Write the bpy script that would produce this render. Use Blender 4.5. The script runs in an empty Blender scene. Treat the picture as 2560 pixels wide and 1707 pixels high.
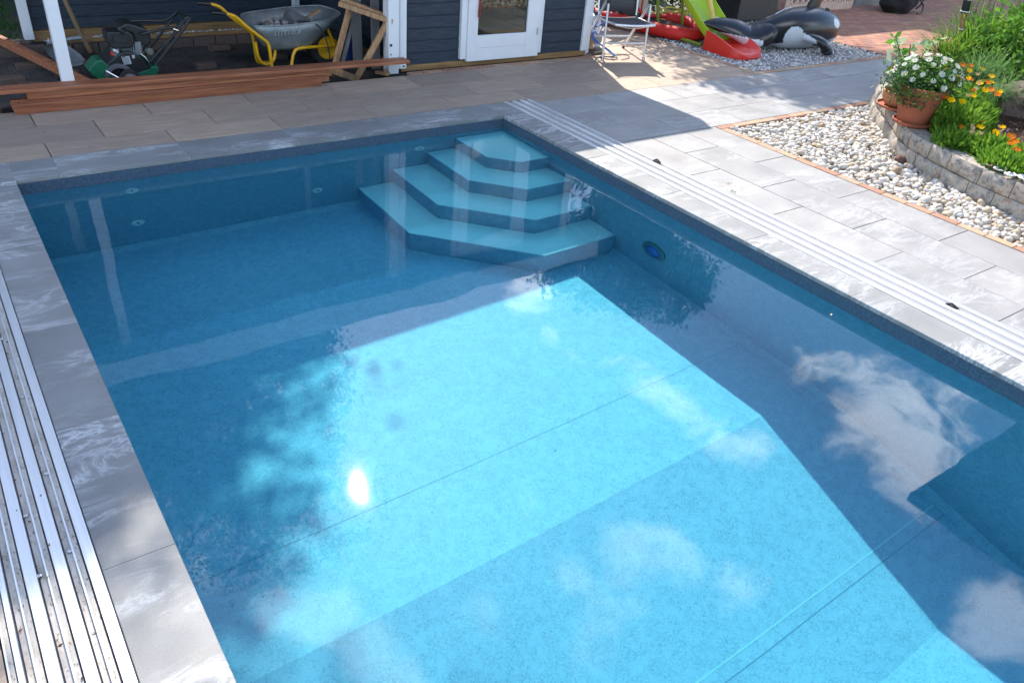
import bpy, bmesh, math, random
import numpy as np
from mathutils import Vector, Matrix, noise as mnoise
R = math.radians
C = bpy.context.scene.collection
S = bpy.context.scene
random.seed(7)
nrng = np.random.default_rng(11)

# ------------------------------------------------------------------ camera
cam = bpy.data.objects.new('camera', bpy.data.cameras.new('camera'))
C.objects.link(cam); S.camera = cam
cam.location = (-0.2687, -5.5779, 2.0898)
cam.rotation_euler = (R(57.081), R(-4.5522), R(-35.0231))
cam.data.sensor_width = 36; cam.data.lens = 36*1965.17/2560
cam.data.clip_start = .05; cam.data.clip_end = 800
SUN = Vector((0.298, 0.660, 0.690)).normalized()

# ------------------------------------------------------------------ world: sky + clouds
W = bpy.data.worlds.new('World'); S.world = W; W.use_nodes = True
nt = W.node_tree; nt.nodes.clear()
def wn(t, **k):
    n = nt.nodes.new(t)
    for a, b in k.items(): setattr(n, a, b)
    return n
out = wn('ShaderNodeOutputWorld'); bg = wn('ShaderNodeBackground')
sky = wn('ShaderNodeTexSky', sky_type='NISHITA', sun_disc=False, sun_elevation=R(43.6), sun_rotation=math.atan2(SUN.x, SUN.y),
         air_density=1.0, dust_density=0.6, ozone_density=3.2)
tc = wn('ShaderNodeTexCoord')
def wmath(op, a, b=None, c=None, clamp=False):
    m = wn('ShaderNodeMath', operation=op, use_clamp=clamp)
    for i, v in enumerate((a, b, c)):
        if v is None: continue
        if isinstance(v, (int, float)): m.inputs[i].default_value = v
        else: nt.links.new(v, m.inputs[i])
    return m.outputs[0]
sep = wn('ShaderNodeSeparateXYZ'); nt.links.new(tc.outputs['Generated'], sep.inputs[0])
den = wmath('ADD', wmath('MAXIMUM', sep.outputs[2], 0.02), 0.12)
proj = wn('ShaderNodeCombineXYZ')
nt.links.new(wmath('DIVIDE', sep.outputs[0], den), proj.inputs[0]); nt.links.new(wmath('DIVIDE', sep.outputs[1], den), proj.inputs[1])
nz = wn('ShaderNodeTexNoise'); nz.inputs['Scale'].default_value = 5.0; nz.inputs['Detail'].default_value = 12; nz.inputs['Roughness'].default_value = .68; nz.inputs['Distortion'].default_value = .3
nt.links.new(proj.outputs[0], nz.inputs['Vector'])
acc = None
CLOUDS = [((.552,.671,.495),.055,.9),((.562,.638,.526),.05,.8),((.58,.61,.535),.055,.74),((.61,.58,.54),.055,.74),((.625,.55,.555),.055,.74),((.637,.522,.567),.055,.76),((.65,.49,.58),.055,.78),((.661,.464,.59),.058,.78),((.68,.435,.592),.06,.78),((.695,.409,.592),.06,.8),
 ((.785,.324,.528),.10,.85),((.792,.264,.551),.09,.95),((.825,.247,.509),.08,.75),((.775,.40,.49),.07,.8),((.461,.536,.707),.075,.75),((.427,.586,.688),.05,.7),
 ((.165,.612,.776),.045,1.0),((.19,.59,.785),.045,1.0),((.214,.574,.79),.05,1.0),((.245,.527,.814),.05,1.0),((.263,.486,.833),.06,.95),((.107,.668,.737),.045,.95),((.754,.114,.647),.07,1.0),
 ((.55,.432,.714),.085,.9),((.593,.404,.697),.08,.9),((.473,.456,.754),.08,.75),((.619,.317,.718),.08,.75),((.389,.469,.793),.09,.7),((.488,.385,.783),.1,.75),
 ((-.6,.3,.7),.22,1.0),((0.1,-.7,.7),.30,1.0),((-.8,-.4,.4),.28,1.0),((.6,-.7,.35),.25,1.0),((.95,-.15,.3),.15,.7)]  # clouds outside the reflected sky, added for whiter ambient light
for d, r, wgt in CLOUDS:
    v = wn('ShaderNodeVectorMath', operation='DISTANCE'); nt.links.new(tc.outputs['Generated'], v.inputs[0]); v.inputs[1].default_value = Vector(d).normalized()
    mr = wn('ShaderNodeMapRange', interpolation_type='SMOOTHSTEP'); nt.links.new(v.outputs['Value'], mr.inputs[0])
    mr.inputs[1].default_value = 0; mr.inputs[2].default_value = r*1.75; mr.inputs[3].default_value = wgt; mr.inputs[4].default_value = 0
    acc = mr.outputs[0] if acc is None else wmath('MAXIMUM', acc, mr.outputs[0])
dens = wn('ShaderNodeMapRange', interpolation_type='SMOOTHSTEP')
nt.links.new(wmath('ADD', wmath('MULTIPLY', acc, .78), wmath('MULTIPLY', nz.outputs[0], 1.45)), dens.inputs[0])
dens.inputs[1].default_value = 1.20; dens.inputs[2].default_value = 1.50
mixc = wn('ShaderNodeMix', data_type='RGBA'); nt.links.new(dens.outputs[0], mixc.inputs[0]); nt.links.new(sky.outputs[0], mixc.inputs[6])
CLOUD = 18.5
mixc.inputs[7].default_value = (CLOUD, CLOUD*1.0, CLOUD*1.02, 1)
nt.links.new(mixc.outputs[2], bg.inputs[0]); bg.inputs[1].default_value = .13
nt.links.new(bg.outputs[0], out.inputs[0])

# ------------------------------------------------------------------ sun
L = bpy.data.lights.new('sun', 'SUN'); L.energy = 3.35; L.angle = R(.53); L.color = (1, .925, .82)
L.cycles.is_caustics_light = True
so = bpy.data.objects.new('sun', L); C.objects.link(so); so.rotation_euler = SUN.to_track_quat('Z', 'Y').to_euler()
S.view_settings.view_transform = 'Standard'; S.view_settings.look = 'None'; S.view_settings.exposure = 1.42; S.view_settings.gamma = 1
S.cycles.max_bounces = 10; S.cycles.transparent_max_bounces = 24; S.cycles.caustics_refractive = True; S.cycles.caustics_reflective = False
S.cycles.sample_clamp_indirect = 6

# ------------------------------------------------------------------ mesh builder
class G:
    def __init__(s): s.v = []; s.f = []; s.m = []; s.mi = 0
    def add(s, vs, fs, T=None):
        o = len(s.v)
        if T is not None: vs = [T @ Vector(p) for p in vs]
        s.v += [tuple(p) for p in vs]; s.f += [tuple(i+o for i in f) for f in fs]; s.m += [s.mi]*len(fs); return s
    def box(s, x0, x1, y0, y1, z0, z1, T=None):
        return s.add([(x0,y0,z0),(x1,y0,z0),(x1,y1,z0),(x0,y1,z0),(x0,y0,z1),(x1,y0,z1),(x1,y1,z1),(x0,y1,z1)],
            [(3,2,1,0),(4,5,6,7),(0,1,5,4),(1,2,6,5),(2,3,7,6),(3,0,4,7)], T)
    def beam(s, a, b, w, h, up=(0,0,1)):
        a, b = Vector(a), Vector(b); d = (b-a); l = d.length; d.normalize(); u = Vector(up); x = d.cross(u)
        if x.length < 1e-4: x = d.cross(Vector((1,0,0)))
        x.normalize(); u = x.cross(d)
        T = Matrix.Translation(a) @ Matrix((x, d, u)).transposed().to_4x4()
        return s.box(-w/2, w/2, 0, l, -h/2, h/2, T)
    def loft(s, rings, closed=True, cap=(True, True)):
        n = len(rings[0]); o = len(s.v)
        for r in rings: s.v += [tuple(p) for p in r]
        k = n if closed else n-1
        for i in range(len(rings)-1):
            for j in range(k):
                a = o+i*n+j; b = o+i*n+(j+1)%n
                s.f.append((a, b, b+n, a+n)); s.m.append(s.mi)
        if cap[0]: s.f.append(tuple(o+j for j in range(n))[::-1]); s.m.append(s.mi)
        if cap[1]: s.f.append(tuple(o+(len(rings)-1)*n+j for j in range(n))); s.m.append(s.mi)
        return s
    def tube(s, pts, r, n=8, closed=False, sq=1.0):
        P = [Vector(p) for p in pts]; rr = r if isinstance(r, (list, tuple)) else [r]*len(P)
        rings = []; N = None
        for i, p in enumerate(P):
            if closed: t = (P[(i+1) % len(P)]-P[i-1])
            else: t = P[min(i+1, len(P)-1)]-P[max(i-1, 0)]
            t.normalize()
            if N is None:
                N = t.orthogonal() if abs(t.z) > .95 else Vector((0,0,1))
            N = (N-t*N.dot(t)); N.normalize(); B = t.cross(N)
            rings.append([p+(B*math.cos(a)+N*math.sin(a)*sq)*rr[i] for a in [2*math.pi*j/n for j in range(n)]])
        if closed: rings.append(rings[0])
        return s.loft(rings, True, (not closed, not closed))
    def lathe(s, prof, c=(0,0,0), n=32, T=None, cap=True):
        rings = []
        for r, z in prof:
            ring = [Vector((c[0]+max(r,1e-4)*math.cos(2*math.pi*j/n), c[1]+max(r,1e-4)*math.sin(2*math.pi*j/n), c[2]+z)) for j in range(n)]
            if T is not None: ring = [T @ p for p in ring]
            rings.append(ring)
        return s.loft(rings, True, (cap, cap))
    def prism(s, poly, z0, z1, T=None):
        n = len(poly)
        vs = [(p[0], p[1], z0) for p in poly]+[(p[0], p[1], z1) for p in poly]
        fs = [tuple(range(n))[::-1], tuple(range(n, 2*n))]+[(i, (i+1) % n, (i+1) % n+n, i+n) for i in range(n)]
        return s.add(vs, fs, T)
    def build(s, name, mats, parent=None, bevel=0, smooth=None, sub=0, seg=2):
        me = bpy.data.meshes.new(name); me.from_pydata(s.v, [], s.f)
        if not isinstance(mats, (list, tuple)): mats = [mats]
        for m in mats: me.materials.append(m)
        if len(mats) > 1: me.polygons.foreach_set('material_index', s.m)
        if bevel:
            bm = bmesh.new(); bm.from_mesh(me)
            bmesh.ops.recalc_face_normals(bm, faces=bm.faces)
            es = [e for e in bm.edges if len(e.link_faces) == 2 and e.calc_face_angle(0) > R(35)]
            bmesh.ops.bevel(bm, geom=es, offset=bevel, segments=seg, profile=.6, affect='EDGES', clamp_overlap=True)
            bm.to_mesh(me); bm.free()
        o = bpy.data.objects.new(name, me); C.objects.link(o)
        if smooth is not None:
            if smooth >= 180: me.polygons.foreach_set('use_smooth', [True]*len(me.polygons))
            else: me.set_sharp_from_angle(angle=R(smooth)); me.polygons.foreach_set('use_smooth', [True]*len(me.polygons))
        if sub:
            md = o.modifiers.new('sub', 'SUBSURF'); md.levels = md.render_levels = sub
        if parent: o.parent = parent
        return o
def npmesh(name, v, f, mat, parent=None, smooth=False, mi=None):
    me = bpy.data.meshes.new(name); k = f.shape[1]
    me.vertices.add(len(v)); me.vertices.foreach_set('co', np.asarray(v, np.float32).ravel())
    me.loops.add(f.size); me.loops.foreach_set('vertex_index', f.astype(np.int32).ravel())
    me.polygons.add(len(f)); me.polygons.foreach_set('loop_start', np.arange(0, f.size, k, dtype=np.int32))
    me.polygons.foreach_set('loop_total', np.full(len(f), k, np.int32))
    for m in (mat if isinstance(mat, (list, tuple)) else [mat]): me.materials.append(m)
    if mi is not None: me.polygons.foreach_set('material_index', mi.astype(np.int32))
    me.update(calc_edges=True)
    if smooth: me.polygons.foreach_set('use_smooth', [True]*len(f))
    o = bpy.data.objects.new(name, me); C.objects.link(o)
    if parent: o.parent = parent
    return o
def thing(name, label, cat, loc=(0,0,0), group=None, rz=0):
    o = bpy.data.objects.new(name, None); C.objects.link(o); o.location = loc; o.rotation_euler = (0,0,rz)
    o.empty_display_size = .1
    return tag(o, label, cat, group)
def tag(o, label, cat, group=None):
    o['label'] = label; o['category'] = cat
    if group: o['group'] = group
    return o
def kind(o, k): o['kind'] = k; return o
def keep(parent):   # world-space children of a placed empty
    for ch in bpy.data.objects:
        if ch.parent == parent: ch.matrix_parent_inverse = Matrix.LocRotScale(parent.location, parent.rotation_euler, None).inverted()
def spl(pts, n):
    P = [Vector(p) for p in pts]; o = []
    for i in range(len(P)-1):
        a, b, c, d = P[max(i-1,0)], P[i], P[i+1], P[min(i+2, len(P)-1)]
        for k in range(n):
            t = k/n; o.append(.5*((2*b)+(c-a)*t+(2*a-5*b+4*c-d)*t*t+(3*b-3*c+d-a)*t*t*t))
    o.append(P[-1]); return o

# ------------------------------------------------------------------ materials
class M:
    def __init__(s, name, color=(.5,.5,.5), rough=.6, metal=0, spec=.5, **k):
        s.m = bpy.data.materials.new(name); s.m.use_nodes = True; s.nt = s.m.node_tree
        s.b = s.nt.nodes['Principled BSDF']; s.b.inputs['Base Color'].default_value = (*color, 1)
        s.b.inputs['Roughness'].default_value = rough; s.b.inputs['Metallic'].default_value = metal
        s.b.inputs['Specular IOR Level'].default_value = spec
        for a, v in k.items(): s.b.inputs[a].default_value = v
    def n(s, t, **k):
        x = s.nt.nodes.new(t)
        for a, b in k.items():
            if hasattr(x, a): setattr(x, a, b)
            else: s.set(x.inputs[a.replace('_', ' ')], b)
        return x
    def set(s, sock, v):
        if isinstance(v, bpy.types.NodeSocket): s.nt.links.new(v, sock)
        elif isinstance(v, tuple) and len(v) == 3 and sock.type == 'RGBA': sock.default_value = (*v, 1)
        else: sock.default_value = v
    def obj(s, scale=(1,1,1), rnd=0, rot=(0,0,0)):
        t = s.n('ShaderNodeTexCoord'); v = t.outputs['Object']
        if rnd:
            g = s.n('ShaderNodeNewGeometry'); 
            c = s.n('ShaderNodeVectorMath', operation='SCALE'); c.inputs[0].default_value = (37.7*rnd, 91.3*rnd, 17.1*rnd); s.set(c.inputs['Scale'], g.outputs['Random Per Island'])
            a = s.n('ShaderNodeVectorMath', operation='ADD'); s.set(a.inputs[0], v); s.set(a.inputs[1], c.outputs[0]); v = a.outputs[0]
        mp = s.n('ShaderNodeMapping'); mp.inputs['Scale'].default_value = scale; mp.inputs['Rotation'].default_value = rot; s.set(mp.inputs[0], v); return mp.outputs[0]
    def noise(s, vec, scale=5, detail=4, rough=.55, dist=0):
        x = s.n('ShaderNodeTexNoise'); s.set(x.inputs['Vector'], vec); x.inputs['Scale'].default_value = scale; x.inputs['Detail'].default_value = detail
        x.inputs['Roughness'].default_value = rough; x.inputs['Distortion'].default_value = dist; return x.outputs[0]
    def ramp(s, fac, stops, interp='LINEAR'):
        r = s.n('ShaderNodeValToRGB'); r.color_ramp.interpolation = interp; e = r.color_ramp.elements
        while len(e) > 2: e.remove(e[-1])
        for i, (p, c) in enumerate(stops):
            if i > 1: e.new(p)
            e[i].position = p; e[i].color = (*c, 1) if isinstance(c, tuple) else (c, c, c, 1)
        s.set(r.inputs[0], fac); return r.outputs[0]
    def mix(s, f, a, b, mode='MIX'):
        x = s.n('ShaderNodeMix', data_type='RGBA', blend_type=mode); s.set(x.inputs[0], f); s.set(x.inputs[6], a); s.set(x.inputs[7], b); return x.outputs[2]
    def math(s, op, a, b=0.0, clamp=False):
        x = s.n('ShaderNodeMath', operation=op, use_clamp=clamp); s.set(x.inputs[0], a); s.set(x.inputs[1], b); return x.outputs[0]
    def rand(s): return s.n('ShaderNodeNewGeometry').outputs['Random Per Island']
    def base(s, c): s.set(s.b.inputs['Base Color'], c); return s
    def rough(s, c): s.set(s.b.inputs['Roughness'], c); return s
    def bump(s, h, st=.3, d=.01):
        x = s.n('ShaderNodeBump'); x.inputs['Strength'].default_value = st; x.inputs['Distance'].default_value = d; s.set(x.inputs['Height'], h); s.set(s.b.inputs['Normal'], x.outputs[0]); return s
def var(name, c, amt=.25, scale=8, rough=.6, bump=0, metal=0, spec=.5, stretch=(1,1,1), **k):
    m = M(name, c, rough, metal, spec, **k); v = m.obj(stretch, .3)
    n = m.noise(v, scale, 6, .6)
    lo = tuple(x*(1-amt) for x in c); hi = tuple(min(1, x*(1+amt)) for x in c)
    m.base(m.ramp(n, [(.3, lo), (.7, hi)]))
    if bump: m.bump(n, bump, .01)
    return m.m
def leafmat(name, c1, c2, trans=.35, rough=.55):
    m = M(name, c1, .8 if 'petal' in name else rough, spec=.08 if 'petal' in name else .3); m.base(m.mix(m.rand(), c1, c2))
    t = m.n('ShaderNodeBsdfTranslucent'); m.set(t.inputs[0], m.mix(m.rand(), tuple(x*1.3 for x in c1), tuple(min(1,x*1.3) for x in c2)))
    x = m.n('ShaderNodeMixShader'); x.inputs[0].default_value = trans
    m.nt.links.new(m.b.outputs[0], x.inputs[1]); m.nt.links.new(t.outputs[0], x.inputs[2])
    m.nt.links.new(x.outputs[0], m.nt.nodes['Material Output'].inputs[0]); return m.m

def stone_mat(name, along, vk=.35):
    """grey porcelain with lighter drifting veins; every slab its own pattern"""
    m = M(name, (.3,.32,.34), .55, spec=.35)
    rot = (0, 0, R(28) if along == 'x' else R(62))
    sc = (1, 3.2, 1)
    v = m.obj(sc, 1, rot)
    warp = m.noise(v, 2.3, 7, .68, .7)
    fine = m.noise(v, 34, 7, .75, .3)
    ridge = m.math('ABSOLUTE', m.math('SUBTRACT', warp, .5))
    vein = m.ramp(m.math('ADD', ridge, m.math('MULTIPLY', m.math('SUBTRACT', fine, .5), .09)), [(.0, 1.), (.03, .3), (.07, 0.)])
    gate = m.ramp(m.noise(v, .9, 3, .5), [(.45, 0.), (.62, 1.)])
    veins = m.math('MULTIPLY', vein, gate)
    veins2 = m.math('MULTIPLY', m.ramp(m.noise(v, 9, 9, .78, .8), [(.56, 0.), (.68, .7)]), gate)
    tot = m.math('MAXIMUM', veins, veins2)
    cloud = m.noise(m.obj((1,1,1), 1), 3.5, 5, .6)
    b1 = m.ramp(cloud, [(.3, (.265,.258,.25)), (.7, (.355,.345,.335))])
    g = m.noise(m.obj((1,1,1)), 170, 5, .8)
    b1 = m.mix(.5, b1, m.ramp(g, [(.32, .62), (.68, 1.06)]), 'MULTIPLY')
    b1 = m.mix(1.0, b1, m.ramp(m.rand(), [(0., (.90,.90,.91)), (1., (1.06,1.05,1.04))]), 'MULTIPLY')
    if vk > .5: b1 = m.mix(1.0, b1, (.80,.83,.84), 'MULTIPLY')
    m.base(m.mix(m.math('MULTIPLY', tot, vk), b1, (.58,.59,.60)))
    m.bump(g, .35, .003); m.rough(m.ramp(cloud, [(.3, .42), (.7, .6)])); return m.m
STONE_X = stone_mat('stone_slab_x', 'x'); STONE_Y = stone_mat('stone_slab_y', 'y'); COP_X = stone_mat('coping_stone_x', 'x', .85); COP_Y = stone_mat('coping_stone_y', 'y', .8)
def woodtile():
    m = M('wood_look_slab', (.3,.27,.24), .6, spec=.3)
    v = m.obj((1.3, 16, 1), 1)
    n = m.noise(v, 3.2, 9, .68, .5); n2 = m.noise(m.obj((1.2, 4, 1), 1), 2.2, 6, .65, .5)
    c = m.ramp(n, [(.25, (.27,.20,.145)), (.5, (.38,.295,.225)), (.75, (.49,.40,.32))])
    c = m.mix(m.ramp(n2, [(.4, 0.), (.7, .6)]), c, (.30,.225,.19))
    st = m.ramp(m.noise(m.obj((1, 2.2, 1)), 1.7, 7, .7, .6), [(.66, 0.), (.72, .55)])
    c = m.mix(st, c, (.16,.13,.085))
    sp = m.ramp(m.noise(m.obj(), 45, 2, .5), [(.74, 0.), (.78, .8)])
    c = m.mix(sp, c, (.12,.085,.06))
    c = m.mix(1.0, c, m.ramp(m.rand(), [(0., (.82,.82,.84)), (.5,(1.,.98,.95)), (1., (1.14,1.10,1.05))]), 'MULTIPLY')
    m.base(c); m.bump(n, .15, .004); return m.m
WOODT = woodtile()
def liner():
    m = M('pool_liner', (.2,.38,.45), .55, spec=.3)
    v = m.obj()
    nwarp = m.noise(v, 14, 3, .6)
    # short wandering dark hairlines on a mottled ground
    a = m.noise(v, 34, 4, .6, 1.6); line = m.ramp(m.math('ABSOLUTE', m.math('SUBTRACT', a, .5)), [(0., 1.), (.028, 0.)])
    b = m.noise(m.obj((1,1,1), 0, (.7,.3,.9)), 47, 3, .6, 1.3); line2 = m.ramp(m.math('ABSOLUTE', m.math('SUBTRACT', b, .5)), [(0., 1.), (.02, 0.)])
    gate = m.ramp(m.noise(v, 19, 2, .5), [(.36, .15), (.54, 1.)])
    ln = m.math('MULTIPLY', m.math('MAXIMUM', line, line2), gate)
    mott = m.ramp(m.noise(v, 120, 3, .7), [(.3, (.31,.46,.61)), (.7, (.45,.58,.71))])
    m.base(m.mix(m.math('MULTIPLY', ln, .8), mott, (.10,.22,.33)))
    return m.m
LINER = liner()
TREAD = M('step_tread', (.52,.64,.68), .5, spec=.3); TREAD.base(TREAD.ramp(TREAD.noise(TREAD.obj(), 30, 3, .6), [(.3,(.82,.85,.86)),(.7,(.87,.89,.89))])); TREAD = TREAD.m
def alu(name, c=(.82,.83,.85)):
    m = M(name, c, .34, .55); n = m.noise(m.obj((30, .6, 1)), 3, 5, .6); m.base(m.ramp(n, [(.3, tuple(x*.9 for x in c)), (.7, c)])); m.rough(m.ramp(n, [(.3,.28),(.7,.42)])); return m.m
ALU = alu('aluminium'); 
def channel():
    m = M('rail_channel', (.6,.57,.53), .75)
    n = m.noise(m.obj((3, 1, 1)), 9, 7, .7); s2 = m.ramp(m.noise(m.obj((2,1,1)), 55, 4, .7), [(.58, 0.), (.68, 1.)])
    c = m.ramp(n, [(.3, (.36,.32,.26)), (.5, (.52,.48,.43)), (.75, (.64,.62,.58))])
    m.base(m.mix(s2, c, (.16,.12,.08))); return m.m
CHAN = channel()
WHITE = var('white_paint', (.76,.77,.79), .04, 6, .5, .03)
WHITE2 = var('white_plastic', (.72,.73,.75), .05, 9, .4)
NAVY = M('navy_boards', (.03,.045,.065), .55, spec=.35)
_n = NAVY.noise(NAVY.obj((1.2, 1.2, 14), .5), 5, 6, .6); NAVY.base(NAVY.ramp(_n, [(.3,(.019,.029,.044)),(.7,(.046,.063,.086))])); NAVY.bump(_n, .12, .004); NAVY = NAVY.m
RAW = var('raw_pine', (.27,.155,.06), .35, 5, .7, .1, stretch=(.6,6,6))
BANG = M('reddish_hardwood', (.36,.15,.075), .55, spec=.35)
_n = BANG.noise(BANG.obj((.6, 12, 12), .4), 4, 7, .6); BANG.base(BANG.ramp(_n, [(.3,(.17,.055,.028)),(.52,(.36,.135,.065)),(.75,(.50,.23,.12))])); BANG.bump(_n,.15,.004); BANG = BANG.m
LATHW = var('timber_lath', (.42,.24,.12), .4, 6, .65, .1, stretch=(6,6,.8))
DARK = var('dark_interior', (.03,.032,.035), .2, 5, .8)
BLACK = var('black_plastic', (.018,.018,.02), .3, 12, .4)
BLACKM = var('black_metal', (.02,.02,.022), .3, 12, .45)
RUBBER = var('rubber', (.02,.02,.02), .3, 20, .8)
STEEL = M('steel', (.62,.63,.65), .28, 1).m
GALV = var('galvanised_steel', (.27,.305,.32), .25, 7, .5, metal=.5)
YELLOW = var('yellow_enamel', (.75,.40,.015), .1, 9, .35)
GREENP = var('green_enamel', (.012,.13,.065), .2, 14, .4)
DIRT = M('dirt', (.14,.12,.11), .95, spec=.1)
_v = DIRT.obj(); _n = DIRT.noise(_v, 3, 8, .75); DIRT.base(DIRT.mix(DIRT.ramp(DIRT.noise(_v, 55, 4, .7), [(.4,0.),(.7,.8)]), DIRT.ramp(_n, [(.35,(.03,.027,.025)),(.65,(.085,.078,.073)),]), (.14,.135,.13))); DIRT.bump(DIRT.noise(_v, 30, 8, .75), .8, .03); DIRT = DIRT.m
CONC = var('concrete', (.26,.24,.22), .25, 9, .85, .3)
def brickm(name, cols, rough=.85):
    m = M(name, cols[0], rough, spec=.2); k = len(cols)
    c = m.ramp(m.rand(), [(i/k, x) for i, x in enumerate(cols)], 'CONSTANT')
    n = m.noise(m.obj(), 30, 5, .7); m.base(m.mix(.5, c, m.ramp(n, [(.3,.7),(.7,1.25)]), 'MULTIPLY')); m.bump(n, .25, .004); return m.m
EDGEB = brickm('edging_brick', [(.40,.24,.16),(.42,.30,.20),(.36,.20,.14),(.38,.28,.20),(.46,.28,.19)])
PATIOB = brickm('red_paver', [(.37,.185,.125),(.34,.165,.115),(.39,.20,.135),(.31,.16,.12),(.36,.18,.125),(.28,.155,.125),(.41,.225,.15)])
WALLB = M('split_block', (.32,.29,.26), .9, spec=.2)
_v = WALLB.obj((1,1,1), .6); _n = WALLB.noise(_v, 9, 9, .76, .25); _c = WALLB.ramp(_n, [(.34,(.10,.10,.105)),(.44,(.26,.24,.22)),(.54,(.47,.42,.35)),(.62,(.33,.21,.15)),(.72,(.52,.47,.40))])
WALLB.base(_c); WALLB.bump(WALLB.noise(_v, 16, 8, .7), .6, .02); WALLB = WALLB.m
PEBBLE = M('river_pebble', (.6,.56,.5), .6, spec=.3)
_c = PEBBLE.ramp(PEBBLE.rand(), [(0.,(.50,.45,.38)),(.22,(.60,.56,.50)),(.40,(.44,.36,.26)),(.52,(.56,.51,.44)),(.66,(.34,.32,.29)),(.74,(.66,.63,.59)),(.90,(.38,.27,.16)),(.94,(.50,.46,.41))], 'CONSTANT')
_n = PEBBLE.noise(PEBBLE.obj(), 40, 6, .65); PEBBLE.base(PEBBLE.mix(.6, _c, PEBBLE.ramp(_n, [(.3,.72),(.7,1.1)]), 'MULTIPLY')); PEBBLE = PEBBLE.m
GRAVEL = M('grey_gravel', (.4,.4,.4), .8, spec=.25)
_c = GRAVEL.ramp(GRAVEL.rand(), [(0.,(.60,.58,.56)),(.25,(.44,.43,.43)),(.45,(.70,.69,.67)),(.62,(.34,.33,.34)),(.75,(.56,.51,.47)),(.9,(.78,.77,.76))], 'CONSTANT'); GRAVEL.base(_c); GRAVEL = GRAVEL.m
TERRA = var('terracotta', (.33,.095,.045), .15, 8, .75, .08)
SOIL = M('bark_soil', (.08,.05,.035), .95, spec=.1); _n = SOIL.noise(SOIL.obj(), 60, 4, .6)
SOIL.base(SOIL.ramp(_n, [(.35,(.045,.028,.02)),(.6,(.13,.075,.055)),(.75,(.26,.17,.13))])); SOIL.bump(_n, .8, .02); SOIL = SOIL.m
GRASSG = var('lawn_ground', (.02,.045,.015), .4, 20, .9)
LEAFD = leafmat('leaf_dark', (.025,.07,.02), (.05,.12,.03))
LEAFM = leafmat('leaf_mid', (.06,.17,.02), (.14,.30,.035), .4)
LEAFL = leafmat('leaf_lime', (.075,.19,.02), (.19,.34,.035), .4)
GRASSB = leafmat('grass_blade', (.04,.13,.015), (.22,.37,.04), .45)
SEDGE = leafmat('sedge_blade', (.10,.22,.07), (.22,.36,.14), .35)
VARI = leafmat('variegated_leaf', (.60,.66,.50), (.20,.34,.12), .3)
DAISY = leafmat('white_petal', (.80,.80,.76), (.70,.72,.66), .25)
PETY = leafmat('yellow_petal', (.90,.46,.0), (.90,.56,.0), .25)
PETO = leafmat('orange_petal', (.85,.13,.0), (.90,.22,.0), .25)
CREAM = leafmat('faded_petal', (.62,.42,.22), (.60,.50,.30), .2)
BARK = var('bark', (.10,.075,.055), .3, 12, .9, .4, stretch=(3,3,.6))
RED = var('red_fabric', (.62,.018,.012), .12, 7, .6, .1)
REDP = var('red_plastic', (.70,.03,.015), .05, 7, .35)
LIME = var('lime_plastic', (.36,.52,.01), .06, 5, .35)
NOODLE = var('yellow_foam', (.80,.58,.16), .06, 9, .8)
HOSEY = var('yellow_hose', (.50,.42,.05), .12, 9, .5)
BLUEC = var('blue_cable', (.03,.14,.48), .1, 9, .45)
MESHF = var('grey_mesh_fabric', (.07,.065,.075), .2, 60, .8)
ORCAB = M('black_vinyl', (.014,.014,.017), .28, spec=.6).m
ORCAW = M('white_vinyl', (.62,.66,.70), .3, spec=.5).m
ORCAP = M('reddened_vinyl', (.55,.40,.42), .3, spec=.5).m
GLASSY = M('window_glass', (1,1,1), 0); _m = GLASSY.nt
_f = GLASSY.n('ShaderNodeFresnel'); _f.inputs[0].default_value = 1.6; _t = GLASSY.n('ShaderNodeBsdfTransparent'); _t.inputs[0].default_value = (.55,.6,.58,1); _g = GLASSY.n('ShaderNodeBsdfGlossy'); _g.inputs['Roughness'].default_value = .015
_x = GLASSY.n('ShaderNodeMixShader'); _m.links.new(_f.outputs[0], _x.inputs[0]); _m.links.new(_t.outputs[0], _x.inputs[1]); _m.links.new(_g.outputs[0], _x.inputs[2]); _m.links.new(_x.outputs[0], _m.nodes['Material Output'].inputs[0]); GLASSY = GLASSY.m

# water: thin sheet, Fresnel mirror over true refraction (sun passes by shadow caustics)
wm = bpy.data.materials.new('pool_water'); wm.use_nodes = True; wt = wm.node_tree; wt.nodes.clear()
wo = wt.nodes.new('ShaderNodeOutputMaterial'); fr = wt.nodes.new('ShaderNodeFresnel'); fr.inputs[0].default_value = 1.333
mx = wt.nodes.new('ShaderNodeMixShader'); rf = wt.nodes.new('ShaderNodeBsdfRefraction'); gs = wt.nodes.new('ShaderNodeBsdfGlossy')
rf.inputs['Color'].default_value = (.50,.955,1,1); rf.inputs['IOR'].default_value = 1.333; rf.inputs['Roughness'].default_value = 0
gs.inputs['Roughness'].default_value = .020; gs.inputs['Color'].default_value = (1,1,1,1)
wt.links.new(fr.outputs[0], mx.inputs[0]); wt.links.new(rf.outputs[0], mx.inputs[1]); wt.links.new(gs.outputs[0], mx.inputs[2]); wt.links.new(mx.outputs[0], wo.inputs[0])

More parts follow.
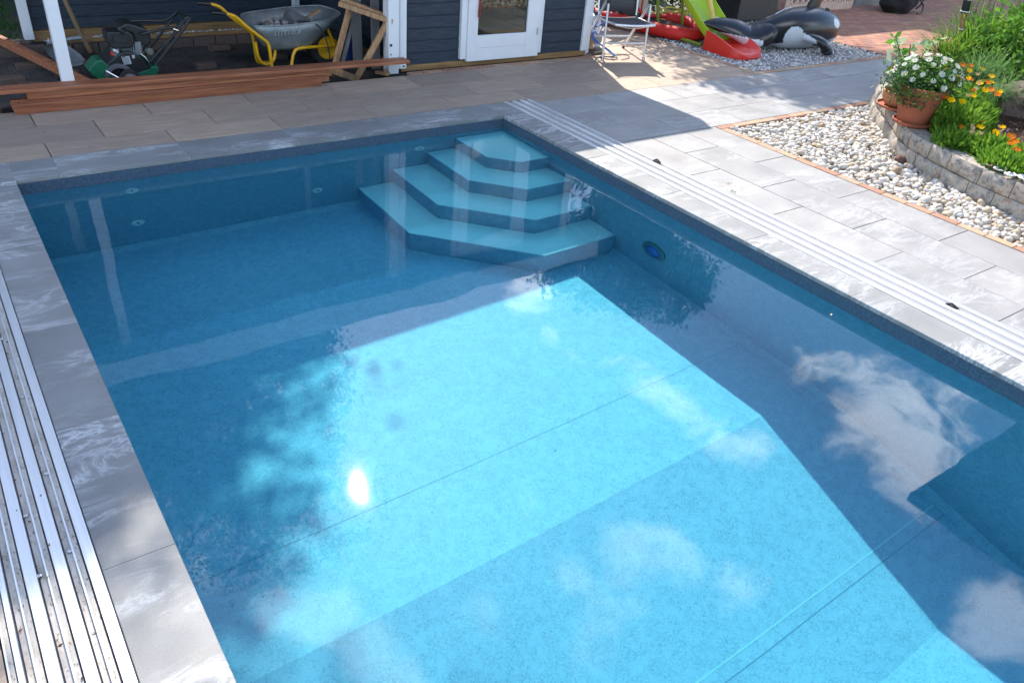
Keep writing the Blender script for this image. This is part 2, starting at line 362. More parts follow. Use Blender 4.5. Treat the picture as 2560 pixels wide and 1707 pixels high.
# ------------------------------------------------------------------ pool
PW = 3.754; PY = -8.2; ZW = -.10
F1, F2, YB1, YB2 = -1.23, -1.64, -3.53, -4.9
def floor_z(y): return F1 if y > YB1 else (F2 if y < YB2 else F1+(F2-F1)*(YB1-y)/(YB1-YB2))
g = G(); ch = .045; zt = -.027
ys = [0, -ch, -1, -2, -3, YB1, -4, -4.5, YB2, -6, -7, PY]
rows = []
for y in ys:
    z = floor_z(y)+(ch if y == 0 else 0)
    rows.append([(0, y, z+ch), (ch, y, z), (PW-ch, y, z), (PW, y, z+ch)])
for i in range(len(rows)-1):
    for j in range(3):
        g.add([rows[i][j], rows[i+1][j], rows[i+1][j+1], rows[i][j+1]], [(0,1,2,3)])
for j, x in ((0, 0), (3, PW)):
    for i in range(len(rows)-1):
        a, b = rows[i][j], rows[i+1][j]
        q = [a, b, (b[0], b[1], zt), (a[0], a[1], zt)]
        g.add(q if j == 0 else q[::-1], [(3,2,1,0)])
a = rows[0]; g.add([a[0], a[1], a[2], a[3], (PW,0,zt), (0,0,zt)], [(0,1,2,3,4,5)])
a = rows[-1]; g.add([a[0], a[1], a[2], a[3], (PW,PY,zt), (0,PY,zt)], [(5,4,3,2,1,0)])
pool = kind(g.build('pool_basin', LINER), 'structure')
BAND = M('shaded_liner_band', (.1,.15,.2), .5, spec=.3)  # liner below the coping, its shade put into a darker colour
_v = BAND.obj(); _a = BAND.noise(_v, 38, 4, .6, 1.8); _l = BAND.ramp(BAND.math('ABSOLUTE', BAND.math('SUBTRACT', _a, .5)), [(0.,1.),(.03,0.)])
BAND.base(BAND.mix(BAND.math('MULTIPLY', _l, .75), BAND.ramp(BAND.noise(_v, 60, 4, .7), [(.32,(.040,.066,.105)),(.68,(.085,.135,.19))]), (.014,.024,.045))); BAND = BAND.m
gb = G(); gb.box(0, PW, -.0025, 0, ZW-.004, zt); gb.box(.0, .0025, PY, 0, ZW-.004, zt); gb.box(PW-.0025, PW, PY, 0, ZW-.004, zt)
wb = kind(gb.build('shaded_liner_band', BAND), 'structure'); wb['label'] = 'marbled liner above the water line, coping shade painted into its colour'
pool['label'] = 'blue marbled liner walls and floor of the swimming pool'
g = G()
for y, dz in ((-2.965, .0015), (-4.52, .0015), (-4.45, .001)):
    z0 = floor_z(y)
    w = .006
    g.add([(.05,y-w,floor_z(y-w)+dz),(PW-.05,y-w,floor_z(y-w)+dz),(PW-.05,y+w,floor_z(y+w)+dz),(.05,y+w,floor_z(y+w)+dz)], [(0,1,2,3)]); g.mi = 0 if y > -4 else 1
SEAM_SHADE = M('liner_seam', (.16,.31,.41), .6).m; SEAML = M('liner_weld', (.45,.66,.72), .5).m  # dark seam strip colours in the shadow of the liner overlap
seam = G()
def seamstrip(gm, y, w): gm.add([(.05,y-w,floor_z(y-w)+.0015),(PW-.05,y-w,floor_z(y-w)+.0015),(PW-.05,y+w,floor_z(y+w)+.0015),(.05,y+w,floor_z(y+w)+.0015)], [(0,1,2,3)])
seamstrip(seam, -2.965, .0022); seamstrip(seam, -4.52, .0025); seam.mi = 1; seamstrip(seam, -4.452, .004)
s1 = seam.build('liner_seam', [SEAM_SHADE, SEAML], pool)
receivers = [pool, s1]
# corner steps (dx, dy from the corner, chamfered)
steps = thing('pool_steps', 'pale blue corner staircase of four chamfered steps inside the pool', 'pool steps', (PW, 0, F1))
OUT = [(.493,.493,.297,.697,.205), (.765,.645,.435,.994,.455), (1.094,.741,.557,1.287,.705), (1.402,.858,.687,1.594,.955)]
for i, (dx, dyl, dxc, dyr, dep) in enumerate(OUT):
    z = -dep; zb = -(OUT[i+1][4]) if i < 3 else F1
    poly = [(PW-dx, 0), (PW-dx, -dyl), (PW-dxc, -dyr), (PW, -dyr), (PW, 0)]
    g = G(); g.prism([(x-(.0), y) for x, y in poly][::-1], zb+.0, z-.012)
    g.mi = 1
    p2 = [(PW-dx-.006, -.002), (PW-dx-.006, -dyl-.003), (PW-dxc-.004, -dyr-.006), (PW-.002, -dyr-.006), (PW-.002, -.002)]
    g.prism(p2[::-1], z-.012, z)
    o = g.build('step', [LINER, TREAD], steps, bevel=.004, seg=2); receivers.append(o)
steps.location = (PW, 0, F1); keep(steps)
# fittings
def ring_T(c, nrm): return Matrix.Translation(c) @ Vector(nrm).to_track_quat('Z', 'Y').to_matrix().to_4x4()
FIT = var('fitting_plastic', (.80,.85,.87), .05, 9, .4)
NZ = [((.657,0,-.30),'round pale water inlet, upper one near the left end of the far wall'),((.656,0,-.863),'round pale water inlet, lower one near the left end of the far wall'),
      ((1.997,0,-.854),'round pale water inlet midway along the far wall'),((2.912,0,-.332),'round pale water inlet on the far wall just left of the top steps')]
for c, lb in NZ:
    t = thing('water_inlet', lb, 'pool inlet', c, 'round inlets in the far pool wall'); T = ring_T((0,0,0), (0,-1,0))
    g = G(); g.lathe([(.045,0),(.045,.006),(.038,.012),(.018,.013),(.016,.004),(.0,.004)], n=32, T=T); receivers.append(g.build('flange', FIT, t, smooth=30))
    g = G(); g.lathe([(.007,.004),(.007,.010),(.0,.011)], n=20, T=T); receivers.append(g.build('nozzle', BLACK, t, smooth=30))
t = thing('pool_light', 'round underwater lamp with blue lens set in the right pool wall', 'pool light', (PW, -2.017, -.81)); T = ring_T((0,0,0), (-1,0,0))
g = G(); g.lathe([(.118,0),(.118,.010),(.108,.018),(.080,.020),(.076,.008),(.0,.008)], n=48, T=T); receivers.append(g.build('trim_ring', var('light_ring', (.16,.26,.30), .1, 9, .35), t, smooth=30))
g = G(); g.lathe([(.074,.010),(.066,.020),(.045,.027),(.0,.030)], n=40, T=T); receivers.append(g.build('lens', M('blue_lens', (.05,.20,.62), .15).m, t, smooth=60))
for o in receivers: o.cycles.is_caustics_receiver = True
# water
nx, ny = 180, 400
xs = np.linspace(.001, PW-.001, nx); yy = np.linspace(-.001, PY+.001, ny); X, Y = np.meshgrid(xs, yy)
Z = np.full_like(X, ZW)
for k in range(14):
    lam = .22+.05*k; an = k*2.4; ph = k*1.7
    Z += (.000045*lam/.3)*np.sin((X*math.cos(an)+Y*math.sin(an))*2*math.pi/lam+ph)
for k in range(9):
    lam = .10+.013*k; an = k*2.1+.4; Z += .0000085*np.sin((X*math.cos(an)+Y*math.sin(an))*2*math.pi/lam+k*2.3)
v = np.stack([X.ravel(), Y.ravel(), Z.ravel()], 1); i = np.arange(nx*ny).reshape(ny, nx)
f = np.stack([i[1:, :-1].ravel(), i[1:, 1:].ravel(), i[:-1, 1:].ravel(), i[:-1, :-1].ravel()], 1)
water = npmesh('water', v, f, wm, smooth=True); kind(water, 'structure'); water.cycles.is_caustics_caster = True
# coping
LX0 = -.228; CX1 = 3.985
g = G()
def slab(g, x0, x1, y0, y1, z1=0., th=.0265, gap=.0015, jit=.0004):
    if gap > .0015: gap *= random.choice((.5,.7,1,1,1.15))
    dz = random.uniform(-jit, jit); g.box(x0+gap, x1-gap, y0+gap, y1-gap, z1-th, z1+dz)
fx = [LX0, .26, 1.07, 1.875, 2.68, 3.49, CX1]
for a, b in zip(fx[:-1], fx[1:]):
    if a == LX0: slab(g, 0, b, 0, .34, gap=.001); slab(g, LX0, 0, 0, .34, gap=.0)
    elif b == CX1: slab(g, a, PW, 0, .34, gap=.001); slab(g, PW, CX1, 0, .34, gap=.0)
    else: slab(g, a, b, 0, .34, gap=.001)
coping_far = kind(g.build('pool_coping', COP_X, bevel=.002, seg=1), 'structure')
g = G()
yl = [0, -.3069] + [-.3069-.8*i for i in range(1, 11)]
for a, b in zip(yl[:-1], yl[1:]): slab(g, LX0, 0, b, a, gap=.001)
yr = [0, -.345, -1.148] + [-1.9538-.8054*i for i in range(0, 9)]
for a, b in zip(yr[:-1], yr[1:]): slab(g, PW, CX1, b, a, gap=.001)
kind(g.build('pool_coping', COP_Y, bevel=.002, seg=1), 'structure')
# concrete body under the coping
g = G(); g.box(-.228, 0-.002, PY-.3, .34, -.5, -.027); g.box(PW+.002, CX1, PY-.3, .34, -.5, -.027); g.box(-.002, PW+.002, .002, .34, -.5, -.027)
kind(g.build('pool_wall_core', CONC), 'structure')
# cover rails
def rails(name, x0, x1, lab, flip):
    t = thing(name, lab, 'cover rail', (x0, .34, 0)); w = x1-x0; per = (w-.04)/3
    f = G(); c = G(); r = G(); dk = G()
    def X(a): return (x1-a) if flip else (x0+a)
    def bx(gm, a, b, z0, z1):
        xa, xb = sorted((X(a), X(b))); gm.box(xa, xb, PY-.3, .335, z0, z1)
    for k in range(3):
        o = k*per
        bx(f, o+.002, o+.036, -.0268, .004)
        bx(r, o+.0565, o+.0625, -.0268, .001)
        bx(c, o+.0415, o+.0565, -.0268, -.006); bx(c, o+.0625, o+per-.0035, -.0268, -.011); bx(dk, o+.036, o+.0415, -.0268, -.024); bx(dk, o+per-.0035, o+per+.002, -.0268, -.024)
    bx(f, 3*per+.002, 3*per+.018, -.0268, .004); bx(dk, 3*per+.018, 3*per+.022, -.0268, -.024); bx(c, 3*per+.022, 3*per+.034, -.0268, -.008); bx(f, 3*per+.034, w, -.0268, .002)
    f.build('track_strip', ALU, t, bevel=.0012, seg=1); c.build('channel', CHAN, t); r.build('guide_rib', ALU, t, bevel=.001, seg=1)
    dk.build('groove', M('rail_groove_shade', (.22,.22,.25) if flip else (.05,.055,.08), .8).m, t); keep(t); return t  # grooves coloured dark for the channels' shadow, darker on the right rail
GR_ = G(); GR_.box(LX0+.002, -.002, PY-.2, .338, -.02, -.0022); GR_.box(PW+.002, CX1-.002, PY-.2, .338, -.02, -.0022); GR_.box(-.002, PW+.002, .002, .338, -.02, -.0022); kind(GR_.build('coping_grout', var('grout', (.46,.44,.40), .12, 40, .9)), 'structure')
rails('cover_rail', LX0-.296, LX0, 'bare aluminium cover rail with dirty channels along the left pool edge', True)
rails('cover_rail', CX1, 4.287, 'bright aluminium cover rail along the right pool edge', False)

# ------------------------------------------------------------------ ground and paving
g = G()
for x0, x1, y0, y1 in ((-60, -.3, -60, 60), (4.1, 60, -60, 60), (-.3, 4.1, .3, 60), (-.3, 4.1, -60, PY-.2)):
    g.add([(x0,y0,0),(x1,y0,0),(x1,y1,0),(x0,y1,0)], [(0,1,2,3)])
gr = g.build('ground', GRASSG); gr.location.z = -.12; kind(gr, 'structure')
BED = var('joint_bed', (.035,.032,.03), .3, 30, .9)
g = G(); g.box(-6, LX0-.296, -9, 1.50, -.10, -.0275); g.box(LX0-.296, 3.985, .34, 1.50, -.10, -.0275); g.box(3.985, 4.287, .34, 1.50, -.10, -.0275)
g.box(3.40, 6.06, 1.50, 1.72, -.10, -.0275)
g.box(4.287, 5.44, -9, 1.50, -.10, -.0275); g.box(5.44, 10.3, -1.02, .32, -.10, -.0275); g.box(5.44, 7.47, .32, 4.4, -.10, -.0275); g.box(6.06, 7.47, 1.5, 4.4, -.10, -.028)
kind(g.build('paving_bed', BED), 'structure')
g = G()
def row(g, y0, y1, joints, x0, x1, gap=.0032):
    js = [x0]+[j for j in joints if x0+.05 < j < x1-.05]+[x1]
    for a, b in zip(js[:-1], js[1:]): slab(g, a, b, y0, y1, gap=gap, jit=.0008)
PX = .812
def js(o, n0=-8, n1=12): return [o+PX*i for i in range(n0, n1)]
row(g, 1.025, 1.42, js(3.52), -6, 7.42); row(g, .63, 1.025, js(3.09), -6, 7.42)
row(g, .345, .63, js(3.51), -6, 4.29); row(g, .235, .63, js(5.135), 4.29, 7.42)
for k, y in enumerate((1.42, 1.815, 2.21, 2.605, 3.0, 3.395, 3.79)): row(g, y, y+.395, js(3.52 if k % 2 else 3.09), 6.03 if k > 0 else 5.99, 7.42)
for k in range(24): row(g, .345-.4*(k+1), .345-.4*k, js(3.52 if k % 2 else 3.09), -6, LX0-.299)
kind(g.build('terrace_paving', WOODT, bevel=.0015, seg=1), 'structure')
g = G()
row(g, -.17, .235, [5.0,5.86,6.69,7.51,8.34,9.2], 4.289, 10.18, .003)
row(g, -.565, -.17, [4.62,5.45,6.28,7.08,7.93,8.76,9.6], 4.289, 10.18, .003)
row(g, -.96, -.565, [5.03,5.86,6.69,7.52,8.35,9.18,10.0], 4.289, 10.18, .003)
kind(g.build('terrace_paving', STONE_X, bevel=.0015, seg=1), 'structure')
g = G()
for x0, x1, o in ((4.289,4.6235,-1.7546),(4.6235,5.03,-1.37),(5.03,5.4207,-1.7688)):
    j = [-.963]+[o-.8*i for i in range(0, 10)]
    for a, b in zip(j[:-1], j[1:]): slab(g, x0, x1, b, a, gap=.0028, jit=.001)
kind(g.build('terrace_paving', STONE_Y, bevel=.0015, seg=1), 'structure')
# brick edging
g = G()
def bricks_x(g, x0, x1, y0, y1, L=.203, z=.002):
    x = x0
    while x < x1-.01:
        e = min(x+L, x1); g.box(x+.0025, e-.0025, y0+.002, y1-.002, -.06, z+random.uniform(-.001,.001)); x = e
def bricks_y(g, x0, x1, y0, y1, L=.203, z=.002):
    y = y1
    while y > y0+.01:
        e = max(y-L, y0); g.box(x0+.002, x1-.002, e+.0025, y-.0025, -.06, z+random.uniform(-.001,.001)); y = e
bricks_y(g, 5.424, 5.505, -8.5, -1.04); bricks_x(g, 5.424, 8.2, -1.04, -.965)
bricks_x(g, 7.42, 10.2, .24, .33); bricks_y(g, 7.425, 7.51, .33, 4.4)
bricks_x(g, 3.62, 6.06, 1.425, 1.525)
kind(g.build('brick_edging', EDGEB, bevel=.002, seg=1), 'structure')
# red paved yard
g = G(); 
g2 = G(); g2.box(10.18, 30, -8, 6.5, -.11, -.012); g2.box(8.2, 10.18, -8, -1.04, -.11, -.012); kind(g2.build('yard_bed', BED), 'structure')
y = -3.5; k = 0
while y < 6.4:
    x = 10.19+(.1 if k % 2 else 0)
    if k % 2: g.box(10.19, 10.287, y+.003, y+.097, -.05, 0)
    while x < 21.5:
        g.box(x+.003, x+.197, y+.003, y+.097, -.05, random.uniform(-.001,.001)); x += .2
    y += .1; k += 1
kind(g.build('yard_paving', PATIOB), 'structure')
# ------------------------------------------------------------------ stones
def ico(sub):
    bm = bmesh.new(); bmesh.ops.create_icosphere(bm, subdivisions=sub, radius=1); bm.verts.ensure_lookup_table()
    v = np.array([x.co for x in bm.verts]); f = np.array([[q.index for q in p.verts] for p in bm.faces]); bm.free(); return v, f
def scatter(name, pts, sizes, sub, mat, flat=(.85,.62), rough=.16, smooth=True, z=None):
    v0, f0 = ico(sub); n = len(pts); nv = len(v0)
    q = nrng.normal(size=(n, 4)); q[:, 1:3] *= .25; q /= np.linalg.norm(q, axis=1)[:, None]
    w, x, y, zz = q.T
    Rm = np.stack([1-2*(y*y+zz*zz), 2*(x*y-zz*w), 2*(x*zz+y*w), 2*(x*y+zz*w), 1-2*(x*x+zz*zz), 2*(y*zz-x*w), 2*(x*zz-y*w), 2*(y*zz+x*w), 1-2*(x*x+y*y)], 1).reshape(n, 3, 3)
    ax = np.stack([np.ones(n), nrng.uniform(flat[0]-.2, flat[0]+.12, n), nrng.uniform(flat[1]-.15, flat[1]+.15, n)], 1)
    jit = 1+nrng.normal(size=(n, nv, 1))*rough*.35
    V = v0[None]*jit*ax[:, None, :]*sizes[:, None, None]
    V = np.einsum('nij,nvj->nvi', Rm, V)+pts[:, None, :]
    F = (f0[None]+(np.arange(n)*nv)[:, None, None]).reshape(-1, 3)
    return npmesh(name, V.reshape(-1, 3), F, mat, smooth=smooth)
# retaining wall line (top outer edge, seen from the terrace)
WL = [(8.6,-.62),(7.9,-.95),(7.35,-1.3),(6.88,-1.75),(6.45,-2.16),(6.27,-2.52),(6.14,-2.9),(6.05,-3.3),(5.99,-3.9),(6.0,-4.6),(6.1,-5.4)]
wl = spl([(a, b, 0) for a, b in WL], 8)
def wall_x(y):
    for a, b in zip(wl[:-1], wl[1:]):
        if b.y <= y <= a.y: return a.x+(b.x-a.x)*(a.y-y)/(a.y-b.y+1e-9)
    return 9 if y > -.6 else 6.1
P = []
for k in range(16000):
    y = random.uniform(-5.0, -1.05); x = random.uniform(5.51, 8.6)
    if x > wall_x(y)+.05: continue
    P.append((x, y, random.uniform(-.040, -.006)))
P = np.array(P); far = len(P)
P = P[:8200]
sz = np.clip(nrng.gamma(6, .0030, len(P))+.006, .009, .042)
pebs = kind(scatter('pebble_bed', P, sz, 2, PEBBLE, rough=.10), 'stuff')
pebs['label'] = 'cream and grey rounded river pebbles between terrace and stone wall'
g = G(); g.box(5.505, 8.6, -8, -1.04, -.1, -.045); kind(g.build('pebble_base', var('pebble_sand', (.30,.27,.23), .4, 60, .9)), 'structure')
n = 9000; P = np.stack([nrng.uniform(7.52, 10.17, n), nrng.uniform(.34, 3.3, n), nrng.uniform(-.022, .004, n)], 1)
sel = nrng.random(n) < np.where(P[:,1] > 2, .45, 1.); P = P[sel]
gv = kind(scatter('gravel_bed', P, nrng.uniform(.008, .019, len(P)), 1, GRAVEL, rough=.35, smooth=False), 'stuff')
gv['label'] = 'fine grey gravel under the slide and inflatable whale'
g = G(); g.box(7.51, 10.18, .33, 4.4, -.1, -.018); kind(g.build('gravel_base', CONC), 'structure')

# ------------------------------------------------------------------ garden hut with carport roof
hut = thing('garden_hut', 'navy blue boarded garden hut with white trim and glazed white door', 'garden hut', (3.62, 1.6, 0))
HX0, HX1, HY0, HY1 = 3.60, 6.0, 1.63, 3.80
def boards(g, x0, x1, y, z0, z1, ph=.1165, axis='x', face=-1):
    """overlapping shiplap; drawn as a profile swept along the wall"""
    z = z0; prof = []
    while z < z1-1e-6:
        e = min(z+ph, z1); prof += [(-.006, z), (-.006, e-.016), (.004, e-.010), (.004, e)]; z = e
    prof = [(-p[0]*1, p[1]) for p in prof]
    n = len(prof)
    for a, b in zip(prof[:-1], prof[1:]):
        if axis == 'x': q = [(x0, y+face*a[0], a[1]), (x1, y+face*a[0], a[1]), (x1, y+face*b[0], b[1]), (x0, y+face*b[0], b[1])]
        else: q = [(y+face*a[0], x0, a[1]), (y+face*a[0], x1, a[1]), (y+face*b[0], x1, b[1]), (y+face*b[0], x0, b[1])]
        g.add(q, [(0,1,2,3)])
g = G(); boards(g, 3.65, 4.30, HY0, .043, 2.15); boards(g, 5.29, 5.95, HY0, .043, 2.15)
g.box(3.65, 4.30, HY0+.005, HY0+.04, .043, 2.15); g.box(5.29, 5.95, HY0+.005, HY0+.04, .043, 2.15); g.box(4.30, 5.29, HY0, HY0+.04, 1.98, 2.15)
boards(g, HY0, HY1, HX0, .043, 2.15, axis='y'); g.box(HX0+.005, HX0+.04, HY0+.04, HY1, .043, 2.15)
boards(g, HY0, HY1, HX1, .043, 2.15, axis='y', face=1); g.box(HX1-.04, HX1-.005, HY0+.04, HY1, .043, 2.15)
g.box(HX0+.04, HX1-.04, HY1-.04, HY1, .043, 2.15)
g.build('wall', NAVY, hut)
g = G(); g.box(4.30, 5.29, HY0-.006, HY0+.03, .02, .046); g.build('threshold', NAVY, hut)
g = G(); g.box(HX0, HX1, HY0-.035, HY0+.05, -.012, .043); g.box(HX0-.01, HX0+.05, HY0+.05, HY1, -.09, .043); g.build('base_beam', RAW, hut, bevel=.003)
g = G(); g.box(3.585, 3.655, HY0-.04, HY0-.006, .018, 2.15); g.box(3.572, 3.588, HY0-.03, HY0+.09, .018, 2.15); g.build('corner_trim', WHITE, hut, bevel=.002)
g = G(); g.box(5.935, 6.018, HY0-.032, HY0-.004, -.002, 2.15); g.box(6.019, 6.05, HY0-.03, HY0+.08, .01, 2.15); g.build('corner_trim', WHITE, hut, bevel=.002)
# door
g = G(); g.box(4.285, 4.352, HY0-.045, HY0+.03, .062, 2.06); g.box(5.283, 5.345, HY0-.03, HY0+.03, .062, 2.06); g.box(4.352, 5.283, HY0-.04, HY0+.03, 1.985, 2.06); g.build('door_frame', WHITE, hut, bevel=.002)
door = bpy.data.objects.new('door', None)
g = G(); yd0, yd1 = HY0-.065, HY0-.02
g.box(4.355, 4.474, yd0, yd1, .040, 1.97); g.box(5.104, 5.280, yd0, yd1, .040, 1.97); g.box(4.4745, 5.1035, yd0, yd1, .040, .1665); g.box(4.4745, 5.1035, yd0, yd1, .168, .295); g.box(4.4745, 5.1035, yd0, yd1, 1.86, 1.97)
door = g.build('door', WHITE, hut, bevel=.0015)
g = G(); g.box(4.47, 5.11, HY0-.046, HY0-.042, .29, 1.865); g.build('pane', GLASSY, door)
for z in (.30, 1.0, 1.7): g = G(); g.tube([(5.247, yd0-.006, z-.035), (5.247, yd0-.006, z+.035)], .007, 8); g.build('hinge', STEEL, door)
g = G(); g.tube([(4.40, yd0, 1.02), (4.40, yd0-.045, 1.02), (4.52, yd0-.05, 1.02)], .009, 8); g.build('handle', STEEL, door, smooth=40)
# room inside
g = G(); g.box(HX0+.05, HX1-.05, HY0+.05, HY1-.05, .0, .04); g.build('room_floor', var('room_floor', (.16,.13,.10), .2, 4, .7), hut)
g = G(); g.box(HX0+.06, HX1-.06, HY1-.09, HY1-.05, .04, 2.1); g.box(HX0+.042, HX0+.06, HY0+.05, HY1-.09, .04, 2.1); g.box(HX1-.06, HX1-.042, HY0+.05, HY1-.09, .04, 2.1); g.build('room_lining', DARK, hut)
# roof over hut and carport
roof = None
g = G(); g.box(-.12, 6.36, 1.315, 4.35, 2.17, 2.37); g.build('roof', var('roof_felt', (.05,.05,.055), .2, 20, .9), hut)
g = G(); g.box(-.15, 6.39, 1.286, 1.312, 2.125, 2.39); g.box(6.363, 6.39, 1.314, 4.38, 2.125, 2.39); g.box(-.15, -.123, 1.314, 4.38, 2.125, 2.39); g.build('fascia', WHITE, hut, bevel=.002)
g = G(); g.box(-.1, 6.34, 1.33, 4.33, 2.13, 2.165); g.build('soffit', NAVY, hut)
def post(x0, x1, y0, y1, zb, zt, par): 
    g = G(); g.box(x0, x1, y0, y1, zb, zt); g.build('post', WHITE, par, bevel=.006)
post(3.44, 3.552, 1.555, 1.67, -.015, 2.13, hut); post(.570, .660, 1.555, 1.645, -.02, 2.13, hut)
post(.580, .668, 3.70, 3.79, 0, 2.13, hut)
for a_, b_, r_ in (((3.463,1.553,.262),(3.463,1.545,.262),.013),((3.463,1.553,.175),(3.463,1.549,.175),.007),((3.62,1.589,.045),(3.62,1.5635,.045),.006)): g = G(); g.tube([a_, b_], r_, 10); g.build('bolt', BLACKM, hut)
# black strip added to paint in the dark gap beside the post
g = G(); g.box(3.5535, 3.571, 1.60, 1.65, 0, .265); g.build('dark_gap_strip', BLACKM, hut)
# carport back wall
g = G(); boards(g, .67, HX0, 3.80, .075, 2.15, ph=.112); g.box(.67, HX0, 3.805, 3.85, .075, 2.15); g.build('back_wall', NAVY, hut)
g = G(); g.box(.66, HX0-.02, 3.745, 3.86, -.03, .070); g.build('back_beam', RAW, hut, bevel=.004)
g = G(); g.box(3.33, 3.40, 3.66, 3.73, -.09, 2.13); g.build('post', WHITE, hut, bevel=.004)
keep(hut)
for o in bpy.data.objects:
    if o.parent == door: o.matrix_parent_inverse = Matrix.Identity(4)
# red strap on the door handle
g = G(); P0 = [(4.472,1.553,1.02),(4.470,1.548,.80),(4.462,1.548,.60),(4.455,1.546,.50),(4.470,1.545,.468),(4.482,1.547,.50),(4.478,1.549,.62),(4.474,1.551,.80),(4.474,1.553,1.02)]
g.tube(spl(P0, 5), .0045, 6); t = tag(g.build('hand_strap', var('red_webbing', (.35,.02,.03), .3, 40, .8), smooth=60), 'thin dark red strap loop hanging on the white door', 'strap')

# carport floor
g = G(); nxx = 60; nyy = 44
xs = np.linspace(-3.0, 3.59, nxx); yy = np.linspace(1.50, 3.48, nyy)
for j in range(nyy):
    for i2 in range(nxx):
        x, y2 = xs[i2], yy[j]; g.v.append((x, y2, -.085+.022*mnoise.noise(Vector((x*2.1, y2*2.1, 3)))+.010*mnoise.noise(Vector((x*9, y2*9, 1)))))
for j in range(nyy-1):
    for i2 in range(nxx-1):
        a = j*nxx+i2; g.f.append((a, a+1, a+nxx+1, a+nxx)); g.m.append(0)
dirt = kind(g.build('dirt_floor', DIRT, smooth=180), 'structure')
g = G(); g.box(-4, 3.6, 3.72, 5.2, -.1, -.04); kind(g.build('soil_strip', DIRT), 'structure')
KERB = brickm('kerb_brick', [(.105,.08,.07),(.125,.095,.08),(.09,.075,.065),(.12,.085,.07)])
g = G(); x = -.2
while x < 3.55: 
    g.box(x+.004, min(x+.226, 3.56), 3.40, 3.485, -.11, .004+random.uniform(-.003,.003)); x += .23
kb = tag(g.build('brick_kerb', KERB, bevel=.005, seg=1), 'grey brown brick kerb along the back of the carport floor', 'kerb')
g = G(); g.box(.9, 3.55, 3.49, 3.515, -.03, .035); tag(g.build('timber_lath', RAW), 'thin pine lath standing on the kerb before the gravel strip', 'timber lath')
n = 1500; P = np.stack([nrng.uniform(.75, 3.57, n), nrng.uniform(3.53, 3.74, n), nrng.uniform(-.03, .0, n)], 1)
kind(scatter('gravel_strip', P, nrng.uniform(.010,.022,n), 1, GRAVEL, smooth=False, rough=.3), 'stuff')
# loose half bricks in the dirt
LB = [(.20,1.75,.3),(.49,2.98,.05),(.62,3.22,.0),(.30,2.55,.2),(.75,2.62,-.1),(1.02,2.9,.05),(.15,3.05,.1),(1.95,2.55,.15),(2.75,2.7,-.1),(.42,2.32,.0),(3.2,2.9,.2),(.05,2.2,.3),(1.55,3.15,.05),(2.3,3.2,.02),(.02,1.62,.05),(2.2,2.2,.3),(.5,3.62,.02)]
WH = ['half buried in dirt near the front left edge of the carport','lying in the dirt before the back left kerb','lying against the kerb behind the leaning board','under the leaning reddish board','just left of the scarifier','beside the shovel blade','at the far left of the dirt floor',
 'in the dirt between scarifier and wheelbarrow','in the dirt behind the wheelbarrow','beside the foot of the white front post','in the dark corner behind the wheelbarrow wheel','on the left border of the dirt floor','in the dirt right behind the scarifier handle','in front of the kerb under the wheelbarrow handles','at the left end of the plank stack','in the dirt before the wheelbarrow legs','under the white back post']
for (x, y2, a), wh in zip(LB, WH):
    g = G(); L0 = random.uniform(.13,.22); T = Matrix.Translation((0,0,0)) @ Matrix.Rotation(a, 4, 'Z') @ Matrix.Rotation(random.uniform(-.06,.06), 4, 'X')
    g.box(-L0/2, L0/2, -.05, .05, -.02, .035, T); o = g.build('loose_brick', KERB, bevel=.005, seg=1); o.location = (x, y2, -.07 if y2 < 3.5 else -.037)
    tag(o, 'grey brown brick '+wh, 'brick', 'loose bricks on the carport floor')

# ------------------------------------------------------------------ plank stack in front of the carport
def ribbed(x0, x1, y0, y1, z0, z1, ribs=8):
    """beam with fine grooves on its front face"""
    prof = [(y1, z0), (y1, z1), (y0, z1)]; h = (z1-z0)/ribs
    for k in range(ribs):
        z = z1-h*k; prof += [(y0, z-h*.55), (y0+.007, z-h*.62), (y0+.007, z-h*.95)]
    prof.append((y0, z0))
    g = G(); g.loft([[(x0, a, b) for a, b in prof], [(x1, a, b) for a, b in prof]]); return g
PG = 'reddish hardwood planks stacked before the carport'
g = ribbed(.180, 2.64, 1.335, 1.40, .001, .068); tag(g.build('grooved_beam', BANG), 'front grooved reddish beam lying on the paving', 'timber beam', PG)
g = G(); g.box(.235, 2.67, 1.405, 1.458, .001, .070); tag(g.build('timber_beam', BANG, bevel=.002), 'plain reddish beam lying directly behind the grooved front beam', 'timber beam', PG)
for x0, x1, lb in ((.18,.31,'short reddish spacer block under the left end of the plank stack'),(2.69,2.77,'short reddish spacer block under the right end of the plank stack')):
    g = G(); g.box(x0, x1, 1.462, 1.53, .001, .0725); tag(g.build('spacer_block', BANG, bevel=.002), lb, 'timber block', PG)
g = G(); T = Matrix.Translation((1.53,1.48,.1015)) @ Matrix.Rotation(R(-.3), 4, 'Z'); g.box(-1.235, 1.235, -.045, .045, -.028, .028, T)
tag(g.build('timber_plank', BANG, bevel=.002), 'thick reddish plank second from top of the stack', 'timber plank', PG)
g = G(); T = Matrix.Translation((1.55,1.470,.1455)) @ Matrix.Rotation(R(-.6), 4, 'Z') @ Matrix.Rotation(R(.25), 4, 'Y'); g.box(-2.0, 2.03, -.072, .072, -.014, .014, T)
tag(g.build('timber_plank', BANG, bevel=.002), 'longest reddish plank on top of the stack, reaching the hut corner', 'timber plank', PG)
g = G(); g.beam((.345,3.55,.06), (.86,1.95,-.02), .055, .075); tag(g.build('timber_board', BANG, bevel=.002), 'reddish board lying slantwise across the dirt behind the white front post', 'timber board')

